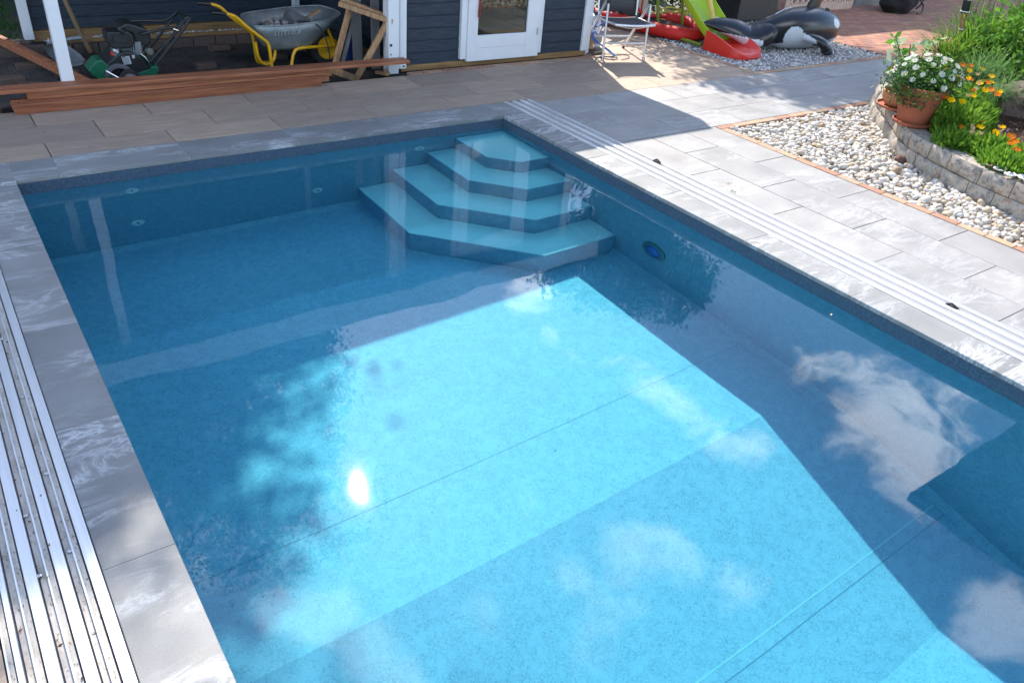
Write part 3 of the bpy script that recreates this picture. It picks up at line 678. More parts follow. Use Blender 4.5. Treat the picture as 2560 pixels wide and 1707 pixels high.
# ------------------------------------------------------------------ scarifier
t = thing('lawn_scarifier', 'small green and black petrol lawn scarifier with folded handle on the carport dirt', 'scarifier', (1.2, 2.3, -.08))
def arcpoly(cx, cz, r0, r1, a0, a1, n=14):
    return [(cx+r1*math.cos(R(a0+(a1-a0)*k/n)), cz+r1*math.sin(R(a0+(a1-a0)*k/n))) for k in range(n+1)]+[(cx+r0*math.cos(R(a1-(a1-a0)*k/n)), cz+r0*math.sin(R(a1-(a1-a0)*k/n))) for k in range(n+1)]
XZ = lambda y: Matrix(((1,0,0,0),(0,0,-1,y),(0,1,0,0),(0,0,0,1)))   # poly in x,z extruded along -y
g = G(); g.prism([(.86,.07),(.885,.03),(.95,-.03),(1.05,-.03),(1.03,.10),(.985,.152),(.94,.150),(.90,.115)], -.20, 0, XZ(2.16)); g.build('front_guard', GREENP, t, bevel=.012)
g = G(); g.prism([(1.22,-.03),(1.40,-.025),(1.43,.01),(1.44,.055),(1.425,.065),(1.37,.06),(1.355,.04),(1.24,.015)], -.40, 0, XZ(2.17)); g.prism([(1.30,.02),(1.40,.02),(1.38,.12),(1.33,.12)], -.34, -.30, XZ(2.17)); g.build('rear_bracket', GREENP, t, bevel=.006)
g = G(); g.prism([(.965,-.03),(.955,.05),(1.00,.10),(1.12,.185),(1.17,.205),(1.25,.195),(1.31,.14),(1.36,.05),(1.33,.0),(1.25,-.03)], -.36, 0, XZ(2.175)); g.build('side_housing', BLACK, t, bevel=.012)
g = G(); g.prism(arcpoly(1.10,-.01,.088,.122,10,175), -.04, 0, XZ(2.14)); g.build('belt_cover', var('grey_cover', (.13,.125,.14), .1, 9, .5), t, bevel=.004)
for y0 in (2.10, 2.56):
    T = Matrix.Translation((1.17,y0,-.012)) @ Matrix.Rotation(R(90), 4, 'X')
    g = G(); g.lathe([(.06,-.022),(.075,-.022),(.085,-.015),(.088,0),(.085,.015),(.075,.022),(.06,.022),(.06,-.022)], n=32, T=T, cap=False); w = g.build('wheel', RUBBER, t, smooth=40)
    g = G(); g.lathe([(.0,.012),(.02,.016),(.03,.012),(.06,.010),(.072,.020),(.074,.0),(.074,-.020),(.06,-.01),(.0,-.012)], n=32, T=T); g.build('rim', var('grey_rim', (.22,.22,.23), .1, 9, .5), w, smooth=40)
g = G(); g.prism([(1.075,.245),(1.06,.30),(1.062,.355),(1.08,.372),(1.24,.368),(1.275,.33),(1.285,.27),(1.25,.23),(1.11,.225)], -.20, 0, XZ(2.19)); g.build('air_filter_box', BLACK, t, bevel=.014)
g = G(); g.box(1.07,1.25,2.182,2.188,.285,.292); g.build('filter_seam', BLACKM, t)
g = G(); g.prism([(1.20,.39),(1.24,.42),(1.31,.405),(1.41,.36),(1.44,.33),(1.43,.24),(1.39,.22),(1.30,.25),(1.29,.33),(1.22,.36)], -.24, 0, XZ(2.27)); g.build('engine_cowl', BLACK, t, bevel=.015)
g = G(); 
for k in range(7): g.box(1.17+k*.018, 1.178+k*.018, 2.22, 2.42, .17+k*.004, .24)
g.box(1.14,1.34,2.26,2.44,.15,.26); g.build('engine_block', GALV, t, bevel=.002)
g = G(); T = Matrix.Translation((1.395,2.26,.185)) @ Matrix.Rotation(R(90), 4, 'X'); g.lathe([(0,-.05),(.03,-.05),(.036,-.04),(.036,.04),(.03,.05),(0,.05)], n=20, T=T); g.build('muffler', STEEL, t, smooth=40)
g = G(); g.box(1.09,1.14,2.2,2.3,.15,.23); g.tube([(1.10,2.195,.215),(1.13,2.18,.20)],.010,8); g.build('carburettor', STEEL, t, bevel=.006)
g = G(); g.tube([(1.075,2.19,.195),(1.075,2.175,.195)], .013, 10); g.build('primer_bulb', REDP, t)
LBL = var('label_paper', (.42,.43,.46), .12, 90, .5); 
g = G(); g.prism([(1.11,.345),(1.105,.29),(1.215,.285),(1.21,.34)], -.002, 0, XZ(2.177)); g.mi = 1; g.prism([(1.12,.325),(1.12,.323),(1.205,.320),(1.205,.322)], -.003, 0, XZ(2.177)); g.build('label', [BLACKM, LBL], t)
g = G(); g.prism([(1.142,.172),(1.15,.100),(1.215,.102),(1.208,.170)], -.002, 0, XZ(2.16)); g.mi = 1
for k in range(6): g.prism([(1.15,.158-k*.009),(1.15,.155-k*.009),(1.20,.153-k*.009),(1.20,.156-k*.009)], -.003, 0, XZ(2.1595))
g.prism([(1.146,.170),(1.147,.162),(1.172,.162),(1.172,.170)], -.003, 0, XZ(2.1594)); g.build('label', [LBL, BLACKM], t)
g = G(); g.prism([(1.228,.178),(1.228,.155),(1.24,.144),(1.252,.155),(1.252,.178)], -.002, 0, XZ(2.16)); g.build('label', LBL, t)
g = G()
for y0 in (2.22, 2.5):
    g.tube([(1.38+(y0-2.22)*.1,y0,.09),(1.66,y0,.35),(1.72,y0,.42),(1.76,y0,.45)], .013, 8); 
g.tube([(1.42,2.2,.07),(1.70,2.2,.35),(1.77,2.2,.44)], .013, 8); g.tube([(1.76,2.22,.45),(1.76,2.5,.45)], .013, 8)
g.build('lower_handle', BLACKM, t, smooth=40)
g = G(); g.tube(spl([(1.74,2.24,.45),(1.66,2.24,.375),(1.56,2.24,.37),(1.47,2.24,.352),(1.35,2.24,.33)],5), .012, 8); g.tube(spl([(1.74,2.48,.45),(1.62,2.48,.385),(1.45,2.48,.39),(1.28,2.46,.395)],5), .012, 8); g.build('upper_handle', BLACKM, t, smooth=40)
g = G(); T = Matrix.Translation((1.755,2.23,.44)) @ Matrix.Rotation(R(90), 4, 'X'); g.lathe([(0,-.03),(.03,-.028),(.036,0),(.03,.028),(0,.03)], n=16, T=T); g.build('joint_knob', BLACK, t, smooth=50)
for p_, r_ in ((spl([(1.30,2.15,.185),(1.335,2.14,.15),(1.36,2.14,.09),(1.36,2.15,.05)],5), .005), ([(.985,2.10,.075),(1.09,2.09,.0)], .008), ([(1.62,2.2,.37),(1.66,2.19,.355)], .004)): g = G(); g.tube(p_, r_, 6); g.build('control_rod', STEEL, t, smooth=40)
g = G(); g.tube(spl([(1.40,2.2,.32),(1.5,2.2,.25),(1.58,2.2,.20),(1.62,2.25,.30)],6), .003, 5); g.build('cable', BLACKM, t, smooth=40); g = G(); g.tube(spl([(1.22,2.2,.41),(1.17,2.19,.395),(1.21,2.18,.36)],6), .018, 8); g.build('cable', BLACKM, t, smooth=40)
keep(t)
# ------------------------------------------------------------------ shovel
t = thing('shovel', 'shovel with grey steel blade and long wooden handle leaning in the carport', 'shovel', (.9, 3.1, -.08))
ring = []
g = G()
for k, (u, w2) in enumerate([(0,.10),(.1,.125),(.3,.13),(.6,.125),(.85,.105),(1,.06)]):
    c = Vector((.86,2.93,-.055)).lerp(Vector((.78,3.36,.03)), u); ring.append([(c.x+w2*math.cos(a)*1., c.y+.02*math.cos(a), c.z-.02*math.sin(a)*1.3) for a in [math.pi*j/8 for j in range(9)]])
g.loft(ring, closed=False, cap=(False,False)); b = g.build('blade', GALV, t, smooth=60); md = b.modifiers.new('s','SOLIDIFY'); md.thickness = .004
g = G(); g.tube([(1.09,3.38,-.07),(1.03,3.36,.12),(.93,3.40,.55),(.87,3.42,1.15)], [.026,.024,.019,.018], 10); g.build('handle', var('ash_wood', (.20,.135,.075), .25, 6, .6, stretch=(6,6,.6)), t, smooth=60)
g = G(); g.tube([(.78,3.36,.03),(.90,3.38,.06),(1.04,3.365,.075)], [.02,.018,.024], 8); g.build('socket', GALV, t, smooth=60)
keep(t)
# ------------------------------------------------------------------ wheelbarrow
t = thing('wheelbarrow', 'wheelbarrow with galvanised tray and yellow tube frame in the carport', 'wheelbarrow', (2.8, 2.3, -.085))
rim = spl([(2.33,2.10,.378),(2.55,2.06,.38),(2.76,2.05,.388),(3.0,2.08,.40),(3.14,2.13,.405),(3.26,2.25,.412),(3.29,2.36,.42),(3.26,2.48,.43),(3.18,2.58,.44),(2.95,2.62,.432),(2.65,2.61,.415),(2.45,2.57,.405),(2.34,2.50,.40),(2.305,2.30,.39),(2.33,2.10,.378)],4)[:-1]
bot = []
n = len(rim); cxy = Vector((2.66,2.34,.135))
def tray_pt(p, k):
    q = Vector((cxy.x+(p.x-cxy.x)*.50, cxy.y+(p.y-cxy.y)*.62, .135)); 
    return p.lerp(q, k)
g = G(); rings = [[tray_pt(p, k)+Vector((0,0,0)) for p in rim] for k in (0,.35,.7,.92)]
rings.append([Vector((cxy.x+(p.x-cxy.x)*.44, cxy.y+(p.y-cxy.y)*.55, .130)) for p in rim])
g.loft(rings, True, (False, True)); tr = g.build('tray', GALV, t, smooth=60); md = tr.modifiers.new('s','SOLIDIFY'); md.thickness = .004; md.offset = -1
g = G(); g.tube(rim, .0075, 8, closed=True); g.build('rim', GALV, tr, smooth=60)
for y0, yb in ((2.08, 0), (2.52, 1)):
    e = .0
    g = G(); g.tube(spl([(2.06,y0,.505),(2.15,y0,.475),(2.24,y0+.01,.39),(2.36,y0+.015,.29),(2.435,y0+.02,.225),(2.452,y0+.02,.16),(2.462,y0+.02,.0),(2.475,y0+.02,-.06),(2.52,y0+.02,-.072),(2.60,y0+.02,-.072),(2.645,y0+.02,-.055),(2.67,y0+.03,.03),(2.70,y0+.04,.11),(2.76,y0+.06,.142),(2.95,(y0+2.3)/2,.135),(3.19,2.30+(.04 if yb else -.04),.118)],4), .0155, 10); g.build('frame_tube', YELLOW, t, smooth=60)
    g = G(); g.tube([(1.94,y0,.515),(1.99,y0,.513),(2.07,y0,.50)], [.018,.017,.018], 10); g.build('grip', BLACK, t, smooth=60)
    g = G(); g.tube([(3.10,2.3+(.1 if yb else -.1),.29),(3.19,2.30+(.045 if yb else -.045),.12)], .012, 8); g.build('brace', YELLOW, t, smooth=60)
g = G(); g.tube(spl([(2.35,2.18,.22),(2.36,2.18,.10),(2.40,2.19,.02),(2.47,2.2,.0),(2.53,2.21,.05),(2.55,2.21,.15)],5), .014, 8); g.build('stand', YELLOW, t, smooth=60)
T = Matrix.Translation((3.12,2.30,.098)) @ Matrix.Rotation(R(90), 4, 'X')
g = G(); g.lathe([(.105,-.03),(.14,-.043),(.17,-.038),(.184,-.015),(.186,0),(.184,.015),(.17,.038),(.14,.043),(.105,.03),(.105,-.03)], n=40, T=T, cap=False); w = g.build('wheel', RUBBER, t, smooth=40)
g = G(); g.lathe([(.0,.036),(.018,.036),(.022,.012),(.07,.006),(.098,.012),(.108,.034),(.112,.034),(.112,-.034),(.108,-.034),(.098,-.012),(.022,-.012),(.018,-.036),(0,-.036)], n=40, T=T); g.build('rim', YELLOW, w, smooth=35)
g = G(); g.tube([(3.12,2.24,.098),(3.12,2.36,.098)], .012, 10); g.build('axle', STEEL, w, smooth=60)
# embossed lettering on the tray side
tc_ = bpy.data.curves.new('lettering', 'FONT'); tc_.body = 'limex'; tc_.size = .115; tc_.extrude = .0015; tc_.space_character = 1.12; tc_.offset = -.001
lt = bpy.data.objects.new('lettering', tc_); C.objects.link(lt)
tc_.materials.append(var('worn_letter_paint', (.40,.43,.45), .3, 30, .6)); 
nvec = Vector((0,-1,-.40)).normalized(); xv = Vector((1,-.035,.02)).normalized(); zv = xv.cross(nvec)*-1
yv = nvec.cross(xv); lt.matrix_world = Matrix.Translation((2.50,2.087,.283)) @ Matrix((xv, yv, nvec)).transposed().to_4x4()
_mw = lt.matrix_world.copy()
bpy.context.view_layer.update(); _me = bpy.data.meshes.new_from_object(lt); bpy.data.objects.remove(lt); lt = bpy.data.objects.new('lettering', _me); C.objects.link(lt); lt.parent = tr
keep(t); lt.matrix_parent_inverse = Matrix.Identity(4); lt.matrix_basis = _mw
# load in the tray
g = G(); g.add([(2.72,2.30,.50),(2.92,2.16,.40),(2.80,2.2,.30),(2.66,2.35,.30),(2.76,2.42,.34)], [(0,1,2,3),(0,4,1),(0,3,4),(1,4,2),(2,4,3)]); md = tag(g.build('rubble_sack', var('dark_sheet', (.06,.062,.07), .5, 18, .6)), 'dark crumpled sheet heaped in the wheelbarrow tray', 'sheet')
g = G(); g.beam((2.92,2.42,.33), (3.10,2.38,.44), .05, .02); tag(g.build('wood_offcut', LATHW, bevel=.002), 'short brown wood offcut sticking up in the wheelbarrow', 'wood offcut')
P = np.stack([nrng.uniform(2.5,3.0,60), nrng.uniform(2.2,2.5,60), nrng.uniform(.26,.36,60)],1)
rb = scatter('rubble', P, nrng.uniform(.02,.05,60), 1, CONC, smooth=False, rough=.5); kind(rb, 'stuff')
g = G(); g.tube(spl([(2.76,2.30,.36),(2.86,2.12,.395),(2.94,2.06,.36),(3.00,2.04,.25),(3.03,2.03,.10),(3.02,2.02,-.03)],6), .006, 6); tag(g.build('rubber_hose', RUBBER, smooth=60), 'thin black hose hanging over the wheelbarrow tray edge', 'hose')
# ------------------------------------------------------------------ leaning frames and boards
t = thing('lath_frame', 'stack of open pine lath frames leaning inside the carport beside the white post', 'timber frame', (3.1, 1.7, -.05))
A0, A1 = Vector((2.955,1.82,-.06)), Vector((3.20,1.90,.545)); B0, B1 = Vector((3.10,1.60,-.05)), Vector((3.46,1.62,.46))
g = G()
for k in range(3):
    o = Vector((.022*k, .035*k, 0)); g.beam(A0+o, A1+o, .03, .05); 
g.build('lath', LATHW, t, bevel=.002)
g = G()
for k in range(3):
    o = Vector((.024*k-.0, .03*k, 0)); g.beam(B0+o, B1+o, .028, .05)
g.build('lath', LATHW, t, bevel=.002)
g = G(); g.beam((3.11,1.93,.585), (3.50,1.57,.475), .06, .045); g.build('cross_lath', LATHW, t, bevel=.003)
g = G(); g.beam((3.16,1.99,.61), (3.51,1.63,.49), .05, .045); g.build('cross_lath', LATHW, t, bevel=.003)
g = G(); g.beam((2.95,1.84,.00), (3.10,1.55,-.03), .05, .05); g.build('cross_lath', LATHW, t, bevel=.003)
keep(t)
GREYW = var('weathered_board', (.20,.19,.19), .2, 6, .8, .1, stretch=(6,6,.6))
for a, b, w, h, lb in (((3.38,2.12,-.08),(3.385,2.18,1.2),.10,.025,'upright weathered grey board leaning beside the hut side wall, nearer the frames'),((3.50,1.95,-.06),(3.51,2.0,1.25),.085,.03,'upright weathered grey board standing right behind the white corner post'),
    ((3.10,1.95,-.06),(3.36,2.02,.60),.035,.02,'slim pale grey bar slanting up between the lath frames')):
    g = G(); g.beam(a, b, w, h, (0,1,0)); tag(g.build('grey_board', GREYW, bevel=.002), lb, 'board', 'grey boards leaning in the carport')
g = G(); g.tube([(3.33,1.97,.60),(3.40,1.99,.80)], .022, 10); tag(g.build('white_pipe', WHITE2, smooth=60), 'short white pipe end above the leaning lath frames', 'pipe')
t = thing('water_canister', 'dark blue plastic canister in the shadow behind the lath frames', 'canister', (3.36,2.25,-.08))
g = G(); g.box(3.28,3.45,2.2,2.34,-.08,.24); g.build('body', var('dark_blue_plastic', (.015,.03,.10), .1, 6, .35), t, bevel=.03, seg=3, smooth=50)
g = G(); g.tube([(3.33,2.27,.24),(3.33,2.27,.275)], .022, 12); g.build('cap', BLACK, t, smooth=50); keep(t)
g = G(); g.beam((3.43,1.60,-.01),(3.40,1.55,.03),.03,.03); g.beam((3.36,1.66,-.01),(3.42,1.52,.0),.05,.03); tag(g.build('wood_offcut', LATHW, bevel=.003), 'small pine offcut lying at the foot of the white post', 'wood offcut')

# ------------------------------------------------------------------ folding chair
t = thing('folding_chair', 'grey mesh folding chair with aluminium legs standing beside the hut', 'chair', (6.02,1.31,0))
U = Vector((.958,-.287,0)); V2 = Vector((.287,.958,0))
def ch_(u, w, z): return Vector((6.02,1.31,0))+U*u+V2*w+Vector((0,0,z))
for u, lb in ((0,'l'), (.52,'r')):
    for (w0, w1) in ((0, .04), (.58, .03)):
        g = G(); g.tube([ch_(u+(.0 if w0 == 0 else (.012 if u else -.012)), w0, .0), ch_(u+(.0 if w0 == 0 else (.012 if u else -.012)), w1, .66)], .0125, 8, sq=1.3); lg = g.build('leg', ALU, t, smooth=60)
        g = G(); g.tube([ch_(u+(.0 if w0 == 0 else (.012 if u else -.012)), w0, .0), ch_(u+(.0 if w0 == 0 else (.012 if u else -.012)), w0+(w1-w0)*.06, .035)], .0155, 8); g.build('rubber_foot', BLACK, lg)
    g = G(); g.tube(spl([ch_(u,-.02,.655), ch_(u,.1,.665), ch_(u,.3,.665), ch_(u,.46,.66)],4), .02, 8, sq=.6); g.build('armrest', BLACK, t, smooth=60)
    g = G(); g.tube([ch_(u,.03,.64), ch_(u,.03,.60)], .024, 8); g.build('hinge', BLACK, t, smooth=60); g = G(); g.tube([ch_(u*.99+.003,.32,.42), ch_(u*.99+.003,.32,.46)], .022, 8); g.build('hinge', BLACK, t, smooth=60)
    g = G(); g.tube(spl([ch_(.02 if u == 0 else .505,.40,1.10), ch_(.02 if u == 0 else .505,.36,.75), ch_(.02 if u == 0 else .505,.31,.43)],4), .011, 8); g.build('back_tube', ALU, t, smooth=60)
g = G(); g.tube([ch_(0,.0+.012,.185), ch_(.52,.012,.185)], .011, 8); g.build('crossbar', ALU, t, smooth=60)
g = G(); g.tube([ch_(-.01,.45,.165), ch_(.53,.45,.165)], .011, 8); g.build('crossbar', ALU, t, smooth=60)
g = G(); fr_ = spl([ch_(.02,.32,.40), ch_(.02,.1,.405), ch_(.025,-.13,.415), ch_(.06,-.16,.412), ch_(.27,-.165,.405), ch_(.48,-.16,.412), ch_(.51,-.13,.415), ch_(.51,.1,.405), ch_(.51,.32,.40)],4); g.tube(fr_, .013, 8); g.tube(spl([ch_(.07,-.12,.40), ch_(.2,-.11,.375), ch_(.34,-.11,.375), ch_(.46,-.12,.40)],4), .008, 6); g.build('seat_frame', ALU, t, smooth=60)
g = G(); g.loft([[ch_(u, w, .412-.012*math.sin(math.pi*(u-.03)/.47)) for u in np.linspace(.03,.50,9)] for w in np.linspace(-.15,.32,9)], closed=False, cap=(False,False)); s_ = g.build('seat', MESHF, t, smooth=180); s_.modifiers.new('s','SOLIDIFY').thickness = .004
g = G(); g.loft([[ch_(u, .325+.09*(z-.46)/.6+.03*math.sin(math.pi*(u-.02)/.485), z) for u in np.linspace(.02,.505,9)] for z in np.linspace(.46,1.08,8)], closed=False, cap=(False,False)); s_ = g.build('backrest', MESHF, t, smooth=180); s_.modifiers.new('s','SOLIDIFY').thickness = .004
keep(t)
# ------------------------------------------------------------------ things behind the hut corner
t = thing('filter_box', 'white plastic box on grey base wedged behind the hut corner', 'equipment box', (6.22,1.95,0))
g = G(); g.box(6.12,6.42,1.85,2.15,.13,.36); g.build('body', WHITE2, t, bevel=.02, seg=3, smooth=50)
g = G(); g.box(6.10,6.44,1.82,2.17,.05,.125); g.build('base', var('grey_plastic', (.30,.31,.33), .1, 6, .5), t, bevel=.01)
g = G(); g.box(6.11,6.43,1.83,2.16,.0,.045); g.build('plinth', WHITE2, t, bevel=.005)
g = G(); g.tube([(6.2,1.95,.36),(6.2,1.95,.44)], .05, 14); g.tube([(6.2,1.95,.44),(6.2,1.95,.46)], .06, 14); g.build('cap', var('blue_cap', (.03,.07,.30), .1, 6, .4), t, smooth=50); keep(t)
g = G()
g.tube(spl([(6.10,1.72,.72),(6.13,1.70,.55),(6.10,1.70,.40),(6.16,1.68,.28),(6.28,1.66,.33),(6.34,1.66,.42),(6.33,1.7,.30),(6.22,1.66,.20),(6.12,1.62,.24),(6.10,1.6,.16),(6.20,1.50,.09),(6.27,1.42,.03),(6.24,1.38,.008)],6), .0075, 8)
g.tube(spl([(6.09,1.74,.60),(6.12,1.70,.46),(6.2,1.68,.36),(6.17,1.68,.26),(6.10,1.62,.19),(6.18,1.55,.11),(6.24,1.46,.05),(6.28,1.40,.012)],6), .0075, 8)
tag(g.build('power_cable', BLUEC, smooth=60), 'tangled blue cable hanging beside the hut corner', 'cable')
g = G(); g.tube([(6.24,1.42,.045),(6.275,1.36,.02)], .012, 8); tag(g.build('cable_plug', var('pale_blue_plastic', (.35,.50,.70), .05, 5, .4), smooth=60), 'pale blue plug at the end of the blue cable', 'plug')
g = G(); g.tube(spl([(6.27,1.36,.01),(6.22,1.28,.006),(6.10,1.30,.006),(6.08,1.42,.006),(6.25,1.40,.006),(6.42,1.44,.006),(6.47,1.36,.006),(6.38,1.27,.006),(6.25,1.24,.006)],6), .0035, 6); tag(g.build('thin_cord', BLACK, smooth=60), 'thin dark cord looped on the paving by the chair legs', 'cord')
t = thing('pallet_piece', 'broken brown pallet wood leaning at the hut corner', 'pallet wood', (6.1,1.7,0))
g = G(); g.beam((6.06,1.60,.06),(6.20,1.78,.20),.10,.018); g.build('slat', LATHW, t, bevel=.002)
g = G(); g.box(6.065,6.20,1.53,1.66,.002,.03); g.box(6.065,6.13,1.66,1.84,.002,.10); g.build('block', var('old_pallet', (.12,.085,.06), .3, 9, .8), t, bevel=.003); keep(t)

# red padded frame
t = thing('padded_frame', 'red padded tube frame with dark netting lying on the gravel behind the chair', 'padded frame', (7.9,2.2,0))
g = G(); out_ = spl([(7.25,3.6,.10),(7.38,3.0,.10),(7.50,2.5,.095),(7.62,2.05,.09),(7.78,1.78,.085),(8.00,1.72,.085),(8.20,1.86,.09),(8.28,2.08,.10),(8.27,2.30,.12),(8.12,2.46,.13)],6)
rr = [.082+.0015*math.sin(i*1.9) for i in range(len(out_))]; g.tube(out_, rr, 14); g.build('padding', RED, t, smooth=70)
g = G(); ib = spl([(8.20,2.42,.15),(7.95,2.50,.16),(7.74,2.52,.18),(7.62,2.56,.28),(7.45,2.66,.48),(7.28,2.78,.72),(7.1,2.9,1.0)],5); g.tube(ib, .055, 10, sq=.5); g.build('padding', RED, t, smooth=70)
g = G(); g.add([(7.5,2.6,.13),(7.64,2.0,.10),(7.85,1.8,.09),(8.15,1.9,.09),(8.22,2.2,.10),(7.95,2.46,.14),(7.72,2.5,.15)], [(0,1,2,3,4,5,6)]); g.add([(7.5,2.6,.13),(7.72,2.5,.15),(7.2,2.8,.8),(7.1,3.1,.5)],[(0,1,2,3)]); g.build('netting', BLACK, t); keep(t)
g = G(); 
for k in range(5):
    cx, cy = 8.62+.03*k, 2.95-.02*k; rx, ry = .40-.04*k, .20-.02*k
    g.tube([(cx+rx*math.cos(a), cy+ry*math.sin(a), .02+.028*k+.02*math.sin(a*2+k)) for a in [2*math.pi*j/40 for j in range(40)]], .013, 8, closed=True)
g.tube(spl([(8.3,2.75,.03),(8.5,2.62,.02),(8.75,2.60,.02),(9.1,2.5,.02)],6), .013, 8)
tag(g.build('garden_hose', HOSEY, smooth=60), 'coiled yellow garden hose on the gravel behind the slide', 'hose')
t = thing('toy_board', 'cream board with a vertical red stripe standing behind the red padded frame', 'board', (7.85,2.9,.0))
g = G(); g.box(7.80,8.14,2.86,2.90,.10,.85); g.build('panel', var('cream_plastic', (.62,.56,.42), .05, 5, .5), t, bevel=.006)
g = G(); g.box(8.02,8.045,2.853,2.8585,.12,.84); g.build('stripe', REDP, t); keep(t)

# ------------------------------------------------------------------ slide
t = thing('garden_slide', 'lime green garden slide with a red run-out end on the gravel', 'slide', (7.97,1.2,0))
def chute(path, w0, th=.012):
    rings = []
    for (y, z, w, h) in path:
        prof = [(-w/2, h), (-w/2+.012, h), (-w/2+.05, .035), (-w/2+.11, .008), (0, 0), (w/2-.11, .008), (w/2-.05, .035), (w/2-.012, h), (w/2, h), (w/2+.004, h-.03), (w/2-.03, .0), (w/2-.1, -.022), (0, -.03), (-w/2+.1, -.022), (-w/2+.03, .0), (-w/2-.004, h-.03)]
        rings.append([(7.97+a, y, z+b) for a, b in prof])
    g = G(); g.loft(rings[::-1]); return g
pth = [(a.x, a.y, .47, .13) for a in spl([(1.33,.10,0),(1.45,.17,0),(1.62,.285,0),(1.80,.42,0),(1.98,.57,0),(2.2,.77,0),(2.45,1.0,0)],4)]
g = chute(pth, .47); g.build('chute', LIME, t, smooth=45)
# red toe piece: closed bulky shoe
rings = []
for (y, zt_, hw, hs) in [(1.36,.095,.245,.135),(1.22,.085,.25,.125),(1.08,.075,.252,.10),(.95,.07,.25,.065),(.84,.062,.225,.03),(.785,.045,.165,.012),(.765,.02,.11,.004)]:
    rings.append([(7.97-hw-.012, y, .0), (7.97-hw, y, zt_+hs), (7.97-hw+.022, y, zt_+hs), (7.97-hw+.07, y, zt_+.012), (7.97, y, zt_), (7.97+hw-.07, y, zt_+.012), (7.97+hw-.022, y, zt_+hs), (7.97+hw, y, zt_+hs), (7.97+hw+.012, y, .0)])
g = G(); g.loft(rings[::-1], True, (True, True)); g.build('run_out', REDP, t, smooth=40, bevel=.004)
g = G(); g.tube([(7.75,1.42,.04),(7.72,2.2,.04)], .02, 8); g.tube([(8.2,1.42,.04),(8.2,2.3,.04)], .02, 8); g.tube([(7.72,2.2,.03),(8.2,2.3,.03)], .02, 8); g.tube([(7.74,2.2,.04),(7.74,2.4,.95)], .022, 8); g.tube([(8.2,2.2,.04),(8.2,2.4,.95)], .022, 8); g.build('ladder_frame', var('olive_tube', (.20,.26,.02), .1, 6, .4), t, smooth=60); keep(t)
g = G(); g.tube(spl([(8.02,1.50,.215),(8.01,1.55,.33),(7.98,1.60,.47),(7.93,1.66,.66),(7.88,1.72,.95)],5), .034, 14); tag(g.build('pool_noodle', NOODLE, smooth=60), 'yellow foam pool noodle standing upright in the green slide', 'pool noodle')
t = thing('beach_ball', 'white and orange ball peeking out between slide and whale', 'ball', (8.20,1.62,.22))
bm_ = ico(4); vv, ff = bm_; mi = np.array([(1 if abs((math.atan2(vv[q].mean(0)[1], vv[q].mean(0)[2])/1.047) % 2-.35) < .35 else 0) for q in ff])
b = npmesh('panel', vv*.11, ff, [WHITE2, var('orange_vinyl', (.75,.20,.02), .05, 5, .4)], t, True, mi)

# ------------------------------------------------------------------ inflatable whale
t = thing('inflatable_whale', 'large black and white inflatable orca lying on the gravel beside the slide', 'inflatable whale', (9.1,1.05,0))
def blob(stations, n=56, m=10):
    """stations: (centre, half width, half height, yaw) -> dense loft"""
    c = spl([s[0] for s in stations], m); w = spl([(s[1], s[2], 0) for s in stations], m)
    rings = []
    for i in range(len(c)):
        tn = (c[min(i+1, len(c)-1)]-c[max(i-1, 0)]).normalized(); sd = tn.cross(Vector((0,0,1))).normalized(); up = sd.cross(tn)
        rings.append([c[i]+sd*max(w[i].x, .004)*math.cos(a)+up*max(w[i].y, .004)*math.sin(a) for a in [2*math.pi*j/n for j in range(n)]])
    return rings
def paint(g, fn):
    for i, f in enumerate(g.f):
        c = Vector((0,0,0))
        for q in f: c += Vector(g.v[q])
        g.m[i] = fn(c/len(f))
body = blob([((8.38,1.22,.22),.10,.08),((8.50,1.18,.225),.14,.12),((8.68,1.12,.24),.19,.18),((8.90,1.08,.245),.235,.235),((9.15,1.06,.25),.265,.255),((9.42,1.06,.25),.275,.255),((9.68,1.07,.235),.265,.235),((9.88,1.10,.215),.235,.20),((10.02,1.12,.195),.18,.15),((10.09,1.13,.185),.10,.085),((10.115,1.135,.18),.02,.02)], 96, 14)
g = G(); g.loft(body)
def sm(x, z, cx, cz, rx, rz, rot=0):
    dx, dz = x-cx, z-cz; c, s = math.cos(rot), math.sin(rot); a, b = (dx*c+dz*s)/rx, (-dx*s+dz*c)/rz; return a*a+b*b < 1
def whale_col(p):
    x, y, z = p
    side = y < 1.35
    w = False
    if side:   # near flank, facing the terrace
        w |= sm(x, z, 8.84, .205, .14, .115) or sm(x, z, 9.02, .13, .20, .10, -.5)
        w |= z < .12-.10*max(0, min(1, (8.75-x)/.25)) and 8.62 < x < 9.50 and z < .02+.16*max(0, min(1, (9.45-x)/.35))
        w |= sm(x, z, 9.74, .325, .095, .052, -.35)
        w |= x > 9.60 and z < .145-.25*max(0, 9.72-x)
    w |= z < .05 and 8.7 < x < 9.9
    if y > 1.08: w |= sm(x, z, 9.83, .33, .07, .04, -.35) and y > 1.1
    return 1 if w else 0
paint(g, whale_col); bd = g.build('body', [ORCAB, ORCAW], t, smooth=180)
